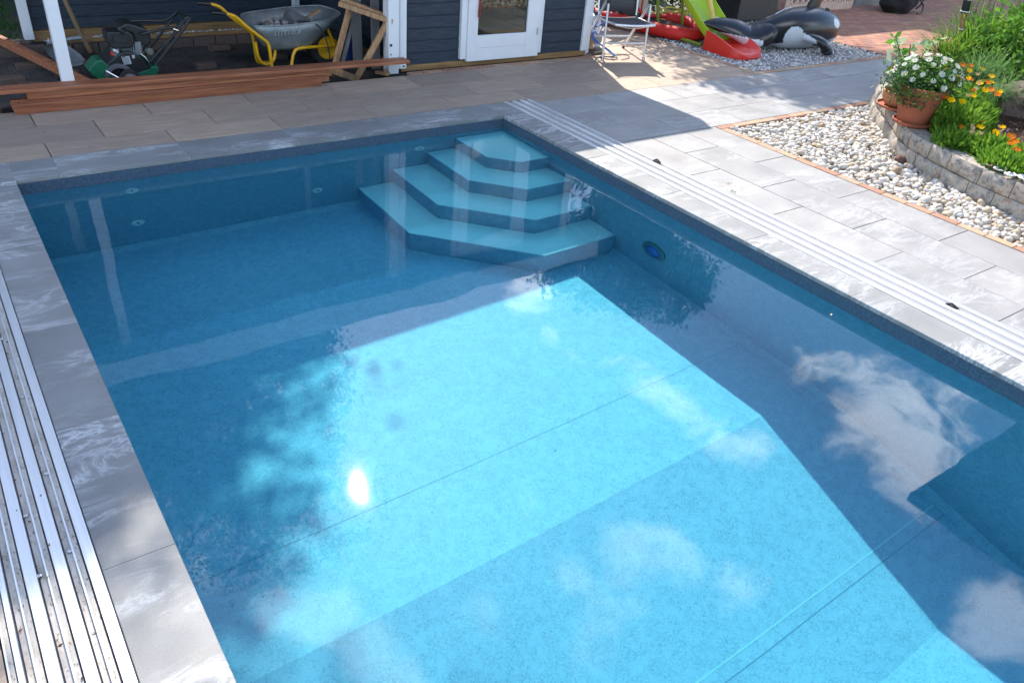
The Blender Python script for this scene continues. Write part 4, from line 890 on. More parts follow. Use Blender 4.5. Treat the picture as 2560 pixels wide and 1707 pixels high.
# cartoonish printed eye ring kept plain
T = Matrix.Translation((10.005,1.02,.20)) @ Vector((.75,-.62,.12)).to_track_quat('Z','Y').to_matrix().to_4x4() @ Matrix.Diagonal((.7,1.15,1,1))
g = G(); g.lathe([(.052,0),(.046,.006),(.03,.008),(0,.009)], n=28, T=T); g.build('eye', ORCAW, t, smooth=60)
g = G(); g.lathe([(.030,.010),(.026,.013),(0,.015)], n=24, T=T); g.build('pupil', BLACK, t, smooth=60)
g = G(); g.loft(blob([((9.42,1.07,.46),.10,.03),((9.43,1.07,.52),.085,.03),((9.47,1.07,.62),.065,.028),((9.52,1.07,.74),.04,.02),((9.55,1.07,.80),.01,.01)], 24, 6)[:0] or [[(9.43+.16*s_*math.cos(a)+o_, 1.07+.035*s_*math.sin(a), z_) for a in [2*math.pi*j/28 for j in range(28)]] for z_, s_, o_ in [(.44,1.1,0),(.50,1.0,.0),(.58,.85,.03),(.68,.66,.07),(.78,.42,.10),(.84,.18,.12),(.86,.03,.125)]])
g.build('dorsal_fin', ORCAB, t, smooth=180)
# flipper on the near side
fl = blob([((9.02,.84,.20),.055,.045),((9.10,.74,.19),.10,.055),((9.18,.66,.16),.125,.06),((9.22,.60,.11),.12,.06),((9.22,.56,.06),.085,.05),((9.20,.545,.03),.03,.02)], 40, 8)
g = G(); g.loft(fl); paint(g, lambda p: 1 if (p.x-9.22)*.8+(p.z-.10)*.55 < -.098 or p.z < .02 else 0); g.build('flipper', [ORCAB, ORCAW], t, smooth=180)
fl2 = blob([((9.10,1.30,.18),.055,.045),((9.18,1.42,.15),.10,.055),((9.24,1.50,.10),.11,.05),((9.26,1.56,.06),.03,.02)], 32, 6)
g = G(); g.loft(fl2); g.build('flipper', ORCAB, t, smooth=180)
# tail fluke, two lobes
def fluke(pts):
    c = spl([p[0] for p in pts], 10); w = spl([(p[1], p[2], 0) for p in pts], 10); rg = []
    for i in range(len(c)):
        tn = (c[min(i+1, len(c)-1)]-c[max(i-1, 0)]).normalized(); up = Vector((-.15,-.50,.85)); up = (up-tn*up.dot(tn)).normalized(); sd = up.cross(tn)
        rg.append([c[i]+sd*max(w[i].x,.003)*math.cos(a)+up*max(w[i].y,.003)*math.sin(a) for a in [2*math.pi*j/48 for j in range(48)]])
    return rg
g = G(); g.loft(fluke([((7.74,1.46,.285),.01,.008),((7.82,1.42,.29),.055,.035),((7.98,1.34,.275),.12,.065),((8.16,1.25,.235),.165,.085),((8.30,1.17,.175),.185,.09),((8.42,1.10,.19),.185,.095),((8.54,1.04,.225),.155,.10),((8.60,1.00,.235),.09,.07),((8.625,.985,.235),.02,.02)]))
def flc(p):
    # underside and lower rim are white, reddened near the slide
    ctr = .295-.10*max(0, (p.x-7.9))/.5 if p.x < 8.35 else .10
    h = p.z-(ctr-.075)+.10*(p.y-1.2)
    if h < 0: return 2 if 7.9 < p.x < 8.2 and h < -.008 else 1
    return 0
paint(g, flc); g.build('tail_fluke', [ORCAB, ORCAW, ORCAP], t, smooth=180)
for c in ((9.66,.99,.445),(9.69,1.17,.445)):
    g = G(); g.tube(spl([(c[0]-.05,c[1],c[2]-.015),(c[0]-.03,c[1],c[2]+.035),(c[0]+.03,c[1],c[2]+.03),(c[0]+.05,c[1],c[2]-.03)],5), .012, 8); g.build('handle', BLACK, t, smooth=60)
g = G(); g.tube(spl([(8.66,1.10,.43),(8.80,1.08,.485),(8.95,1.07,.505)],5), .006, 6); g.build('seam', ORCAW, t, smooth=60)
for ch in bpy.data.objects:
    if ch.parent == t and ch.name.split('.')[0] != 'tail_fluke':
        for q in ch.data.vertices:
            if q.co.x > 8.6: q.co.x = 8.6+(q.co.x-8.6)*.9
keep(t)

# ------------------------------------------------------------------ background things
t = thing('compost_bin', 'big black plastic bin standing behind the inflatable whale', 'bin', (10.1,2.95,0))
g = G(); g.loft([[(10.1+sx*w, 2.95+sy*w, z) for sx, sy in ((-1,-1),(1,-1),(1,1),(-1,1))] for z, w in ((0,.46),(.5,.42),(1.0,.38))]); g.build('body', BLACK, t, bevel=.02)
g = G(); g.box(9.70,10.5,2.55,3.35,1.0,1.06); g.build('lid', BLACK, t, bevel=.02); keep(t)
t = thing('garden_shed', 'small pale grey shed with horizontal siding behind the black bin', 'shed', (11.0,3.6,0))
SID = var('grey_siding', (.42,.44,.47), .06, 6, .6)
g = G(); boards(g, 10.62, 11.35, 3.25, .0, 1.5, ph=.10); g.box(10.62,11.35,3.256,4.2,0,1.5); g.build('wall', SID, t)
g = G(); g.box(10.55,11.42,3.15,4.3,1.5,1.58); g.build('roof', DARK, t); keep(t)
t = thing('lattice_panel', 'pale wooden lattice panel standing on the red paved yard', 'lattice', (12.1,2.9,0))
PALE = var('pale_timber', (.58,.42,.33), .15, 6, .7, stretch=(1,1,1))
g = G(); g.box(11.20,13.05,2.86,2.90,.0,.12); g.box(11.20,11.29,2.86,2.90,.12,1.0); g.box(12.96,13.05,2.86,2.90,.12,1.0); g.box(11.20,13.05,2.86,2.90,1.0,1.08); g.build('frame', PALE, t, bevel=.003)
g = G()
for k in range(-9, 20):
    for sg, yy_ in ((1, 2.870), (-1, 2.886)):
        x0 = 11.29+k*.15; z0, z1 = .12, 1.0; xa, xb = (x0, x0+.88) if sg > 0 else (x0+.88, x0)
        def clip(xa, za, xb, zb):
            L0, L1 = 11.29, 12.96; pa, pb = [xa, za], [xb, zb]
            for p, q in ((pa, pb), (pb, pa)):
                for lim, s_ in ((L0, -1), (L1, 1)):
                    if (p[0]-lim)*s_ > 0:
                        if abs(q[0]-p[0]) < 1e-9: return None
                        u = (lim-p[0])/(q[0]-p[0])
                        if u < 0 or u > 1: return None
                        p[1] = p[1]+(q[1]-p[1])*u; p[0] = lim
            return (pa, pb)
        r_ = clip(xa, z0, xb, z1)
        if r_ and abs(r_[0][0]-r_[1][0]) > .05: g.beam((r_[0][0], yy_, r_[0][1]), (r_[1][0], yy_, r_[1][1]), .035, .008, (0,1,0)) if False else g.beam((r_[0][0], yy_, r_[0][1]), (r_[1][0], yy_, r_[1][1]), .008, .035)
g.build('lattice_slats', PALE, t); keep(t)
g = G(); g.box(13.35,14.9,3.0,3.5,-.02,.42); tag(g.build('concrete_block', var('pale_concrete', (.30,.29,.28), .2, 5, .9, .2), bevel=.02), 'grey concrete block beside the lattice panel on the yard', 'concrete block')
g = G(); g.lathe([(0,0),(.09,0),(.10,.05),(.085,.19),(.095,.20),(.095,.21),(0,.21)], (13.0,3.0,0), 20); tag(g.build('plant_pot', var('dark_pot', (.12,.07,.05), .2, 6, .8), smooth=40), 'small dark pot against the right end of the lattice', 'plant pot')
t = thing('backpack', 'black backpack lying on the red pavers near the concrete block', 'backpack', (13.75,2.45,0))
v0, f0 = ico(4); vv = v0*np.array([.40,.26,.26]); 
nn = np.array([mnoise.noise(Vector(q)*2.2) for q in v0]); vv = vv*(1+.16*nn[:, None]); vv[:, 2] = np.maximum(vv[:, 2], -.2)+.2
bp = npmesh('bag', vv, f0, var('black_cloth', (.012,.012,.013), .4, 10, .85), t, True)
g = G(); g.tube(spl([(.25,-.2,.25),(.42,-.22,.14),(.38,-.26,.03),(.2,-.28,.02)],5), .014, 6); g.tube(spl([(.3,-.05,.35),(.52,-.1,.3),(.55,-.12,.16),(.45,-.1,.05)],5), .016, 6); g.build('strap', BLACK, t, smooth=60)

# ------------------------------------------------------------------ foliage helpers
def leaf_cloud(name, pts, size, mat, parent=None, aspect=.5, up=.3, fold=True, dirs=None):
    """many leaf-shaped quads at the given points"""
    n = len(pts); d = nrng.normal(size=(n, 3)) if dirs is None else dirs+nrng.normal(size=(n, 3))*.25; d[:, 2] += up*(dirs is None); d /= np.linalg.norm(d, axis=1)[:, None]
    r = nrng.normal(size=(n, 3)); s = np.cross(d, r); s /= np.linalg.norm(s, axis=1)[:, None]
    L = (nrng.uniform(.6, 1.3, n)*size)[:, None]; Wd = L*aspect*.5; nn = np.cross(s, d)
    a = pts; b = pts+d*L*.5+s*Wd-nn*L*.06; c = pts+d*L; e = pts+d*L*.5-s*Wd-nn*L*.06
    V = np.stack([a, b, c, e], 1).reshape(-1, 3); F = np.arange(4*n).reshape(n, 4)
    return npmesh(name, V, F, mat, parent)
def clumped(center, radii, n, clumps, spread=.16, seed=None, shell=.55):
    c = nrng.normal(size=(clumps, 3)); c /= np.linalg.norm(c, axis=1)[:, None]; c *= nrng.uniform(shell, 1, (clumps, 1))**.6
    k = nrng.integers(0, clumps, n); sz = nrng.uniform(.5, 1.5, clumps)*spread
    p = c[k]+nrng.normal(size=(n, 3))*sz[k][:, None]*np.array([1,1,.75]); return p*np.array(radii)+np.array(center)
def blades(name, roots, h, w, mat, parent=None, lean=.5, seg=5, droop=.8, dirv=None):
    n = len(roots); az = nrng.uniform(0, 2*np.pi, n); H = h*nrng.uniform(.6, 1.15, n); ln = lean*nrng.uniform(.25, 1.2, n)
    d = np.stack([np.cos(az), np.sin(az), np.zeros(n)], 1)
    if dirv is not None: d = d*.6+np.array(dirv)[None]; d /= np.maximum(np.linalg.norm(d, axis=1), .2)[:, None]
    s = np.stack([-d[:, 1], d[:, 0], np.zeros(n)], 1); V = []
    for k in range(seg+1):
        t_ = k/seg; out_ = d*(H*ln*t_**1.7)[:, None]; z = (H*(t_-droop*ln*.5*t_**3))[:, None]*np.array([0,0,1])
        wd = (w*(1-t_**2*.96)*.5)*s; p = roots+out_+z; V += [p-wd, p+wd]
    V = np.stack(V, 1); nv = 2*(seg+1); F = []
    base = (np.arange(n)*nv)[:, None]
    for k in range(seg): F.append(base+np.array([2*k, 2*k+1, 2*k+3, 2*k+2])[None])
    return npmesh(name, V.reshape(-1, 3), np.stack(F, 1).reshape(-1, 4), mat, parent)
def tree(label, base, trunk, blobs, leaf, nleaf, mat, name='garden_tree', aspect=.45):
    t = thing(name, label, 'tree', base)
    g = G(); g.tube([base]+trunk, [.16-.10*i/len(trunk) for i in range(len(trunk)+1)], 10)
    for bl in blobs:
        c = Vector(bl[0])
        for k in range(5):
            a = random.uniform(0, 6.28); e = c+Vector((math.cos(a)*bl[1][0]*.6, math.sin(a)*bl[1][1]*.6, random.uniform(-.3,.5)*bl[1][2])); s0 = Vector(trunk[-1]).lerp(Vector(trunk[0]), random.random()*.6)
            g.tube(spl([s0, s0.lerp(e, .5)+Vector((0,0,.25)), e], 4), [.05,.045,.04,.035,.03,.025,.02,.015,.01][:9], 6)
    g.build('trunk', BARK, t, smooth=60)
    P = np.concatenate([clumped(b[0], b[1], int(nleaf*b[2]), b[3], b[4]) for b in blobs]); P = P[P[:, 2] > 1.2]
    leaf_cloud('crown', P, leaf, mat, t, aspect); keep(t); return t
tree('tall dark tree behind the carport, seen only in the water and by its shadow', (2.4,6.2,0), [(2.4,6.0,2.0),(2.5,5.7,4.5),(2.7,5.5,6.8)],
     [((2.5,5.3,5.7),(1.75,1.0,2.6),.75,230,.11),((3.1,5.1,7.6),(1.1,.8,1.15),.14,50,.15),((3.4,5.2,9.5),(1.7,.8,.9),.05,45,.2),((1.2,5.2,8.6),(1.6,.8,.8),.05,40,.2),((.3,5.4,5.6),(1.7,1.0,2.0),.34,90,.14),((-1.8,5.6,4.6),(1.4,1.0,1.8),.2,60,.15)], .11, 52000, LEAFD)
tree('broad tree behind the hedge that shades slide and whale', (10.6,6.3,0), [(10.5,6.0,1.8),(10.3,5.6,3.4)],
     [((10.25,5.0,4.75),(1.4,.9,1.2),.6,80,.16),((11.4,5.0,5.6),(1.4,.9,.9),.3,50,.18),((12.8,5.2,6.5),(1.1,.8,.85),.22,40,.2)], .12, 16000, LEAFD, aspect=.5)
h = thing('hedge', 'dark clipped hedge behind the slide and yellow hose', 'hedge', (8.2,3.7,0))
n = 15000; P = np.stack([nrng.uniform(7.7, 10.3, n), 3.45+nrng.uniform(0,1,n)**2*.8, nrng.uniform(0, 2.5, n)], 1); P[:, 1] += .08*np.sin(P[:, 0]*7)+.06*np.sin(P[:, 2]*9+P[:, 0]*3)
leaf_cloud('foliage', P, .06, LEAFD, h, .55); g = G()
for k in range(7): g.tube([(7.9+.35*k, 3.85, 0), (7.95+.35*k, 3.9, 2.2)], .025, 6)
g.build('stem', BARK, h); keep(h)
h = thing('hedge', 'tall dark hedge beyond the lawn at upper left, seen mostly in the water', 'hedge', (-3,8.2,0))
n = 16000; P = np.stack([nrng.uniform(-9, 3.5, n), 7.6+nrng.uniform(0,1,n)**2*1.2, nrng.uniform(0, 5.0, n)], 1); P[:, 1] += .12*np.sin(P[:, 0]*4)
leaf_cloud('foliage', P, .16, LEAFD, h, .55); g = G(); g.box(-9,3.5,8.6,8.8,0,4.8); g.build('stem', BARK, h); keep(h)
# neighbour house: shades the yard
hs = thing('neighbour_house', 'plain rendered house beyond the yard whose roof shades the red pavers', 'house', (14,6.5,0))
g = G(); g.box(12.6,15.2,5.6,11,0,4.0); g.box(15.2,24,5.6,12,0,5.2); g.build('wall', var('render_wall', (.50,.47,.42), .08, 4, .9), hs)
g = G(); g.box(12.45,15.195,5.35,11.2,4.0,4.2); g.box(15.0,24.2,5.35,12.2,5.2,5.45); g.build('roof', var('roof_tile', (.18,.09,.06), .2, 10, .8), hs)
for k, (x, z) in enumerate(((13.4,1.2),(16.4,1.2),(18.8,1.2),(16.4,3.6),(18.8,3.6))):
    g = G(); g.box(x,x+1,5.56,5.60,z,z+1.2); w = g.build('window', WHITE, hs); g = G(); g.box(x+.07,x+.93,5.545,5.556,z+.07,z+1.13); g.build('pane', BLACK, w)
keep(hs)
for o in bpy.data.objects:
    if o.name.startswith('pane') and o.parent and o.parent.name.startswith('window'): o.matrix_parent_inverse = Matrix.Identity(4)
# terrace canopy that only shows in the water
cp = thing('terrace_canopy', 'flat dark terrace canopy seen as a dark wedge in the water at lower right', 'canopy', (9,-6,0))
g = G(); g.box(6.24,13.5,-10.5,-3.5,2.6,2.68); g.build('roof', var('canopy_roof', (.06,.07,.075), .1, 4, .7), cp)
for x, y in ((12.8,-3.7),(12.8,-10.2),(9.0,-10.2)):
    g = G(); g.box(x-.05,x+.05,y-.05,y+.05,0,2.6); g.build('post', BLACKM, cp)
keep(cp)

# ------------------------------------------------------------------ flower bed
def _nb(i):
    t_ = (wl[min(i+1, len(wl)-1)]-wl[max(i-1, 0)]).normalized(); n_ = Vector((-t_.y, t_.x, 0)); return n_ if n_.x > 0 else -n_
inner = [p+_nb(i)*.185 for i, p in enumerate(wl)]
g = G(); NB = 26
for p in inner:
    for k in range(NB+1):
        f = (k/NB)**1.4; q = Vector((p.x+(13.0-p.x)*f, p.y+(-.95-p.y)*0*f+(p.y*.0)+(0 if p.y > -3 else 0), 0)); yv_ = p.y+(0 if k == 0 else (min(0, -.9-p.y) if p.y > -.9 else 0)*f)
        g.v.append((q.x, yv_, .165+.05*mnoise.noise(Vector((q.x*1.7, yv_*1.7, 0)))*(1 if k else 0)+.05*min(1, f*4)))
m_ = len(inner)
for i2 in range(m_-1):
    for k in range(NB):
        a = i2*(NB+1)+k; g.f.append((a, a+NB+1, a+NB+2, a+1)); g.m.append(0)
kind(g.build('bed_soil', SOIL, smooth=180), 'structure')
n = 2600; P = np.stack([nrng.uniform(6.3, 8.8, n), nrng.uniform(-4.2, -1.2, n), np.full(n, .205)], 1); P = P[[q[0] > wall_x(q[1])+.25 for q in P]]; P[:, 2] += nrng.uniform(0,.02,len(P))
CHIP = M('bark_chip', (.2,.12,.08), .9); CHIP.base(CHIP.ramp(CHIP.rand(), [(0.,(.10,.06,.045)),(.4,(.20,.12,.09)),(.7,(.32,.22,.17)),(.9,(.45,.36,.30))], 'CONSTANT')); CHIP = CHIP.m
ck = kind(leaf_cloud('bark_mulch', P, .04, CHIP, aspect=.6, up=0), 'stuff')
# retaining wall, two courses of split blocks
rw = thing('retaining_wall', 'low curved wall of tumbled beige grey blocks around the flower bed', 'garden wall', (6.3,-2.5,0))
cum = [0]
for a, b in zip(wl[:-1], wl[1:]): cum.append(cum[-1]+(b-a).length)
def wpt(s):
    for i in range(len(wl)-1):
        if cum[i+1] >= s: 
            u = (s-cum[i])/(cum[i+1]-cum[i]+1e-9); return wl[i].lerp(wl[i+1], u), (wl[i+1]-wl[i]).normalized()
    return wl[-1], (wl[-1]-wl[-2]).normalized()
for course, (z0, z1, off, L0) in enumerate(((-.05,.095,.10,.29),(.098,.222,0,.285))):
    s = .02+off
    while s < cum[-1]-.35:
        L1 = L0*random.choice((.82,1,1,1.12)); (a, ta), (b, tb) = wpt(s+.004), wpt(s+L1-.004)
        na, nb = Vector((-ta.y, ta.x, 0)), Vector((-tb.y, tb.x, 0))
        if na.x < 0: na = -na
        if nb.x < 0: nb = -nb
        o = -.015 if course == 0 else 0; D = .19
        # split face: subdivided, roughened
        g = G(); nu, nz = 9, 6; fr_, bk = [], []
        rings = []
        for iz in range(nz):
            z = z0+(z1-z0)*iz/(nz-1); rg = []
            for iu in range(nu):
                u = iu/(nu-1); p = a.lerp(b, u)+na.lerp(nb, u)*o*0; nn_ = na.lerp(nb, u)
                e = min(iu, nu-1-iu, iz, nz-1-iz); rd = {0:.022, 1:.006}.get(e, 0)
                q = p+nn_*(rd+.013*mnoise.noise(Vector((p.x*14, p.y*14, z*18+course*7)))-(.01 if course == 0 else 0)); rg.append((q.x, q.y, z-(.004*mnoise.noise(Vector((p.x*9,p.y*9,5))) if iz == nz-1 else 0)))
            q = b+nb*D; rg.append((q.x, q.y, z)); q = a+na*D; rg.append((q.x, q.y, z)); rings.append(rg)
        g.loft(rings); g.build('wall_block', WALLB, rw, smooth=40)
        s += L1
keep(rw)
# lava rock
def rock(name, label, loc, r, mat, sub=4, seed=0):
    v, f = ico(sub); n_ = np.array([mnoise.fractal(Vector(q)*1.4+Vector((seed,0,0)), .8, 2, 5) for q in v]); v = v*(1+.28*n_[:, None])*np.array(r); o = npmesh(name, v, f, mat, smooth=True); o.location = loc; return tag(o, label, 'rock')
LAVA = var('lava_rock', (.17,.115,.10), .35, 14, .95, .5)
rock('garden_rock', 'big reddish brown lava rock in the flower bed at the right edge', (8.28,-2.30,.27), (.36,.30,.24), LAVA)
rock('garden_rock', 'small brown stone on the pebbles before the curved wall', (6.03,-2.42,.01), (.05,.035,.035), var('brown_stone', (.33,.22,.14), .2, 20, .8), 2, 4)
rock('garden_rock', 'rusty dark stone tucked against the foot of the curved wall', (6.35,-2.26,.0), (.075,.05,.04), var('rust_stone', (.12,.06,.045), .2, 20, .8), 2, 9)
# shells on the wall
SHELL = var('shell_white', (.72,.70,.66), .12, 30, .5, .3); SHELLB = var('shell_tan', (.50,.36,.22), .25, 30, .6, .3)
for k, (x, y, s, lb, mt) in enumerate(((6.19,-3.03,.045,'small tan shell lying alone on the wall top',SHELLB),(6.17,-3.12,.065,'largest white oyster shell on the wall top',SHELL),(6.11,-3.22,.05,'white shell between the tan and the crinkled one',SHELL),(6.15,-3.30,.06,'crinkled white shell nearest the right picture edge',SHELL),(6.08,-3.37,.045,'white shell partly cut by the right picture edge',SHELL))):
    g = G(); nn_ = 22; rings = []
    for j in range(6):
        u = j/5; rings.append([(s*u*(1+.16*math.sin(a*3+k)+.05*math.sin(a*9))*math.cos(a), s*.75*u*(1+.12*math.sin(a*2+k*2))*math.sin(a), .012+.022*u*u+.004*math.sin(a*7+k)*u) for a in [2*math.pi*q/nn_ for q in range(nn_)]])
    g.loft(rings, cap=(True, False)); o = g.build('sea_shell', mt, smooth=180); o.modifiers.new('s','SOLIDIFY').thickness = .004; o.location = (x, y, .222); tag(o, lb, 'shell', 'shells on the wall')
# pots
t = thing('flower_pot', 'large terracotta pot on a saucer on the wall, full of white daisies', 'flower pot', (6.66,-2.08,.222))
g = G(); g.lathe([(0,.012),(.118,.012),(.128,.03),(.185,.275),(.205,.278),(.21,.33),(.198,.335),(.19,.285),(.178,.28),(.17,.29),(0,.29)], n=48); g.build('pot', TERRA, t, smooth=40)
g = G(); g.lathe([(0,0),(.135,0),(.158,.012),(.165,.035),(.156,.037),(.148,.018),(0,.016)], n=48); g.build('saucer', TERRA, t, smooth=40)
g = G(); g.lathe([(0,.30),(.19,.30)], n=24); g.build('potting_soil', SOIL, t)
t2 = thing('flower_pot', 'shallow terracotta bowl on a saucer on the wall behind the big pot', 'flower pot', (7.02,-1.72,.222))
g = G(); g.lathe([(0,.02),(.11,.02),(.135,.04),(.165,.10),(.17,.155),(.158,.157),(.150,.11),(0,.11)], n=44); g.build('pot', var('terracotta_light', (.48,.20,.10), .15, 8, .75, .08), t2, smooth=40)
g = G(); g.lathe([(0,0),(.15,0),(.185,.012),(.195,.032),(.186,.035),(.175,.016),(0,.014)], n=44); g.build('saucer', TERRA, t2, smooth=40)
def flower_head(g, c, r, nrm, petals=16, tilt=.25, w=.34, mi=0, mc=1, disc=.28):
    T = Matrix.Translation(c) @ Vector(nrm).to_track_quat('Z','Y').to_matrix().to_4x4() @ Matrix.Rotation(random.random()*6, 4, 'Z')
    g.mi = mi
    for k in range(petals):
        a = 2*math.pi*k/petals+random.uniform(-.08,.08); rr_ = r*random.uniform(.88,1.06); ca, sa = math.cos(a), math.sin(a); wd = r*w*.5*2.0*math.pi/petals*1.6; zt_ = r*tilt*random.uniform(.5,1.3)
        g.add([T @ Vector(q) for q in [(ca*disc*r*.6-sa*wd*.4, sa*disc*r*.6+ca*wd*.4, 0), (ca*disc*r*.6+sa*wd*.4, sa*disc*r*.6-ca*wd*.4, 0), (ca*rr_*.8+sa*wd, sa*rr_*.8-ca*wd, zt_*.7), (ca*rr_, sa*rr_, zt_), (ca*rr_*.8-sa*wd, sa*rr_*.8+ca*wd, zt_*.7)]], [(0,1,2,3,4)])
    g.mi = mc; g.lathe([(disc*r, .0), (disc*r*.9, r*.10), (0, r*.16)], n=8, T=T)
DISC = var('daisy_disc', (.62,.45,.10), .2, 30, .8); DISCO = var('marigold_disc', (.45,.16,.02), .2, 30, .8)
def blossom(parent, c, r, nrm, mats, **k):
    g = G(); flower_head(g, (0,0,0), r, nrm, **k); o = g.build('blossom', mats, parent); o.location = c; return o
# white daisies in the big pot
dz_ = thing('daisy_plant', 'bushy plant with white daisy flowers in the large terracotta pot', 'flowering plant', (6.66,-2.08,.52))
P = clumped((0,0,.06), (.27,.27,.20), 5200, 60, .22, shell=.2); P = P[P[:, 2] > -.12]; 
leaf_cloud('foliage', P, .038, LEAFD, dz_, .35)
PD = clumped((0,0,.09), (.25,.25,.18), 900, 40, .25, shell=.5); leaf_cloud('foliage', PD, .04, LEAFM, dz_, .35)
camd = (Vector(cam.location)-Vector((6.66,-2.08,.7))).normalized()
for k in range(42):
    a = k*2.39996; ph = math.acos(1-.86*(k+.5)/42)+random.uniform(-.08,.08); d = Vector((math.cos(a)*math.sin(ph), math.sin(a)*math.sin(ph), math.cos(ph)))
    c = Vector((d.x*.29, d.y*.29, .06+d.z*.23)); blossom(dz_, c, random.uniform(.024,.033), (d+Vector((0,0,.5))+camd*.5).normalized(), [DAISY, DISC], petals=15, tilt=.12)
# variegated shrub in the bowl
vs = thing('variegated_shrub', 'small shrub with white and green leaves rising from the bowl behind the daisies', 'shrub', (7.02,-1.72,.34))
g = G(); LV = []
for k in range(10):
    a = k*2.4; tip = Vector((.22*math.cos(a), .22*math.sin(a), random.uniform(.18,.50))); pts = spl([(0,0,0), tip*.5+Vector((0,0,.06)), tip], 4); g.tube(pts, .004, 5)
    for q in pts[3:]: 
        for _ in range(3): LV.append(q)
g.build('stem', BARK, vs); LV = np.array(LV)+nrng.normal(size=(len(LV),3))*.012
leaf_cloud('foliage', LV[::2], .10, VARI, vs, .5, up=.1); leaf_cloud('foliage', LV[1::2], .085, LEAFM, vs, .48, up=.1)
for k in range(4):
    blossom(vs, (random.uniform(-.2,.1), random.uniform(-.15,.2), random.uniform(.1,.35)), .024, (-.4,-.4,.8), [PETO, DISCO], petals=18)
# marigold clumps
def marigold(label, base, spread, hgt, nl, flowers, mat=LEAFL, leafs=.075):
    t = thing('marigold_plant', label, 'flowering plant', base, 'marigold clumps in the flower bed')
    n = nl; a = nrng.uniform(0, 6.28, n); r = np.sqrt(nrng.uniform(0, 1, n)); P = np.stack([r*np.cos(a)*spread[0], r*np.sin(a)*spread[1], nrng.uniform(0, 1, n)**1.2*hgt*(1-.5*r)], 1)
    d = np.stack([np.cos(a)*.5*r, np.sin(a)*.5*r, np.full(n, .8)], 1)
    leaf_cloud('foliage', P, leafs, mat, t, .28, dirs=d); k_ = n//2; P2 = P[:k_]*np.array([1,1,.75]); leaf_cloud('foliage', P2, leafs*.9, LEAFM, t, .3, dirs=d[:k_])  # second leaf layer, lower and darker, paints shadow inside the clump
    st = G()
    for (x, y, z, col, rr_) in flowers:
        c = Vector((x, y, z))-Vector(base); rt = Vector((c.x*.45+random.uniform(-.04,.04), c.y*.45+random.uniform(-.04,.04), 0)); st.tube(spl([rt, rt.lerp(c, .55)+Vector((random.uniform(-.02,.02),random.uniform(-.02,.02),.02)), c], 4), .0028, 5)
        mats = {'y':[PETY, PETY],'o':[PETO, DISCO],'c':[CREAM, DISCO]}[col]
        blossom(t, c, rr_, (random.uniform(-.35,.0)-.2, random.uniform(-.4,.1)-.2, 1), mats, petals=20, tilt=.35 if col != 'c' else 1.2, w=.4, disc=.3)
    st.build('stem', LEAFM, t); return t
FLO = [(6.62,-2.53,'o'),(6.94,-2.52,'o'),(6.8,-2.59,'y'),(6.71,-2.56,'c'),(6.55,-2.72,'c'),(6.77,-2.74,'y'),(6.66,-2.78,'y'),(6.77,-2.86,'o'),(6.59,-2.95,'o'),(6.68,-2.94,'o'),(6.46,-3.06,'o'),(6.89,-2.72,'y'),(6.52,-2.66,'c'),(6.50,-3.2,'c'),(6.6,-2.62,'c')]
FHI = [(6.78,-2.23,'y'),(6.58,-2.38,'y'),(6.69,-2.42,'y'),(6.98,-2.2,'y'),(7.24,-2.23,'o'),(7.27,-2.31,'y'),(7.2,-2.45,'o'),(7.6,-1.91,'o'),(7.56,-1.99,'y'),(7.54,-2.03,'o'),(7.57,-2.11,'y'),(7.89,-2.05,'y'),(7.52,-2.19,'o'),(7.62,-1.72,'o'),(7.57,-1.64,'o'),(7.44,-1.68,'o'),(7.06,-2.12,'o'),(6.7,-2.29,'o'),(7.99,-1.7,'o'),(8.03,-1.76,'o'),(9.03,-1.56,'y'),(6.85,-2.15,'y'),(7.0,-2.35,'y'),(7.15,-2.1,'y'),(7.3,-2.42,'y'),(7.45,-1.95,'y'),(7.4,-2.3,'o'),(7.85,-1.85,'y'),(7.7,-2.15,'y'),(6.62,-2.3,'o'),(8.1,-1.85,'y'),(7.77,-1.63,'o'),(7.1,-2.3,'c'),(7.35,-2.2,'c'),(7.3,-2.05,'c'),(6.9,-2.35,'c'),(7.7,-2.0,'c')]
def near(fl, cx, cy, z0):
    return [(x, y, z0+random.uniform(-.02,.02), c, random.uniform(.028,.039) if c != 'c' else .022) for x, y, c in fl if (x-cx)**2+(y-cy)**2 == min((x-qx)**2+(y-qy)**2 for qx, qy in CL)]
CL = [(6.58,-2.60),(6.75,-2.78),(6.50,-3.02)]
marigold('low lime green marigold clump at the wall bend right of the pot saucer', (6.52,-2.58,.19), (.20,.17), .13, 900, near(FLO,6.58,-2.60,.35))
marigold('low lime marigold clump with two orange and yellow blooms beside the bark mulch', (6.62,-2.84,.19), (.24,.17), .14, 1000, near(FLO,6.75,-2.78,.35))
marigold('low lime marigold clump with orange blooms above the shells', (6.38,-3.12,.19), (.20,.24), .14, 1200, near(FLO,6.50,-3.02,.35))
marigold('low leafy marigold clump at the right picture edge behind the wall', (6.36,-3.55,.19), (.20,.28), .13, 900, [])
CL = [(6.75,-2.33),(7.12,-2.22),(7.56,-1.95),(7.9,-1.68)]
marigold('tall marigold clump with yellow blooms just right of the large pot', (6.88,-2.38,.19), (.24,.2), .26, 1300, near(FHI,6.75,-2.33,.52))
marigold('tall marigold clump with orange blooms right of the daisies', (7.20,-2.25,.19), (.26,.24), .28, 1400, near(FHI,7.12,-2.22,.52))
marigold('tall marigold clump in front of the sedge with yellow orange pair', (7.62,-2.02,.19), (.28,.24), .27, 1300, near(FHI,7.56,-1.95,.52))
marigold('tall marigold clump at the foot of the bamboo torch', (7.85,-1.62,.19), (.30,.24), .26, 1100, near(FHI,7.9,-1.68,.52))
CL = []
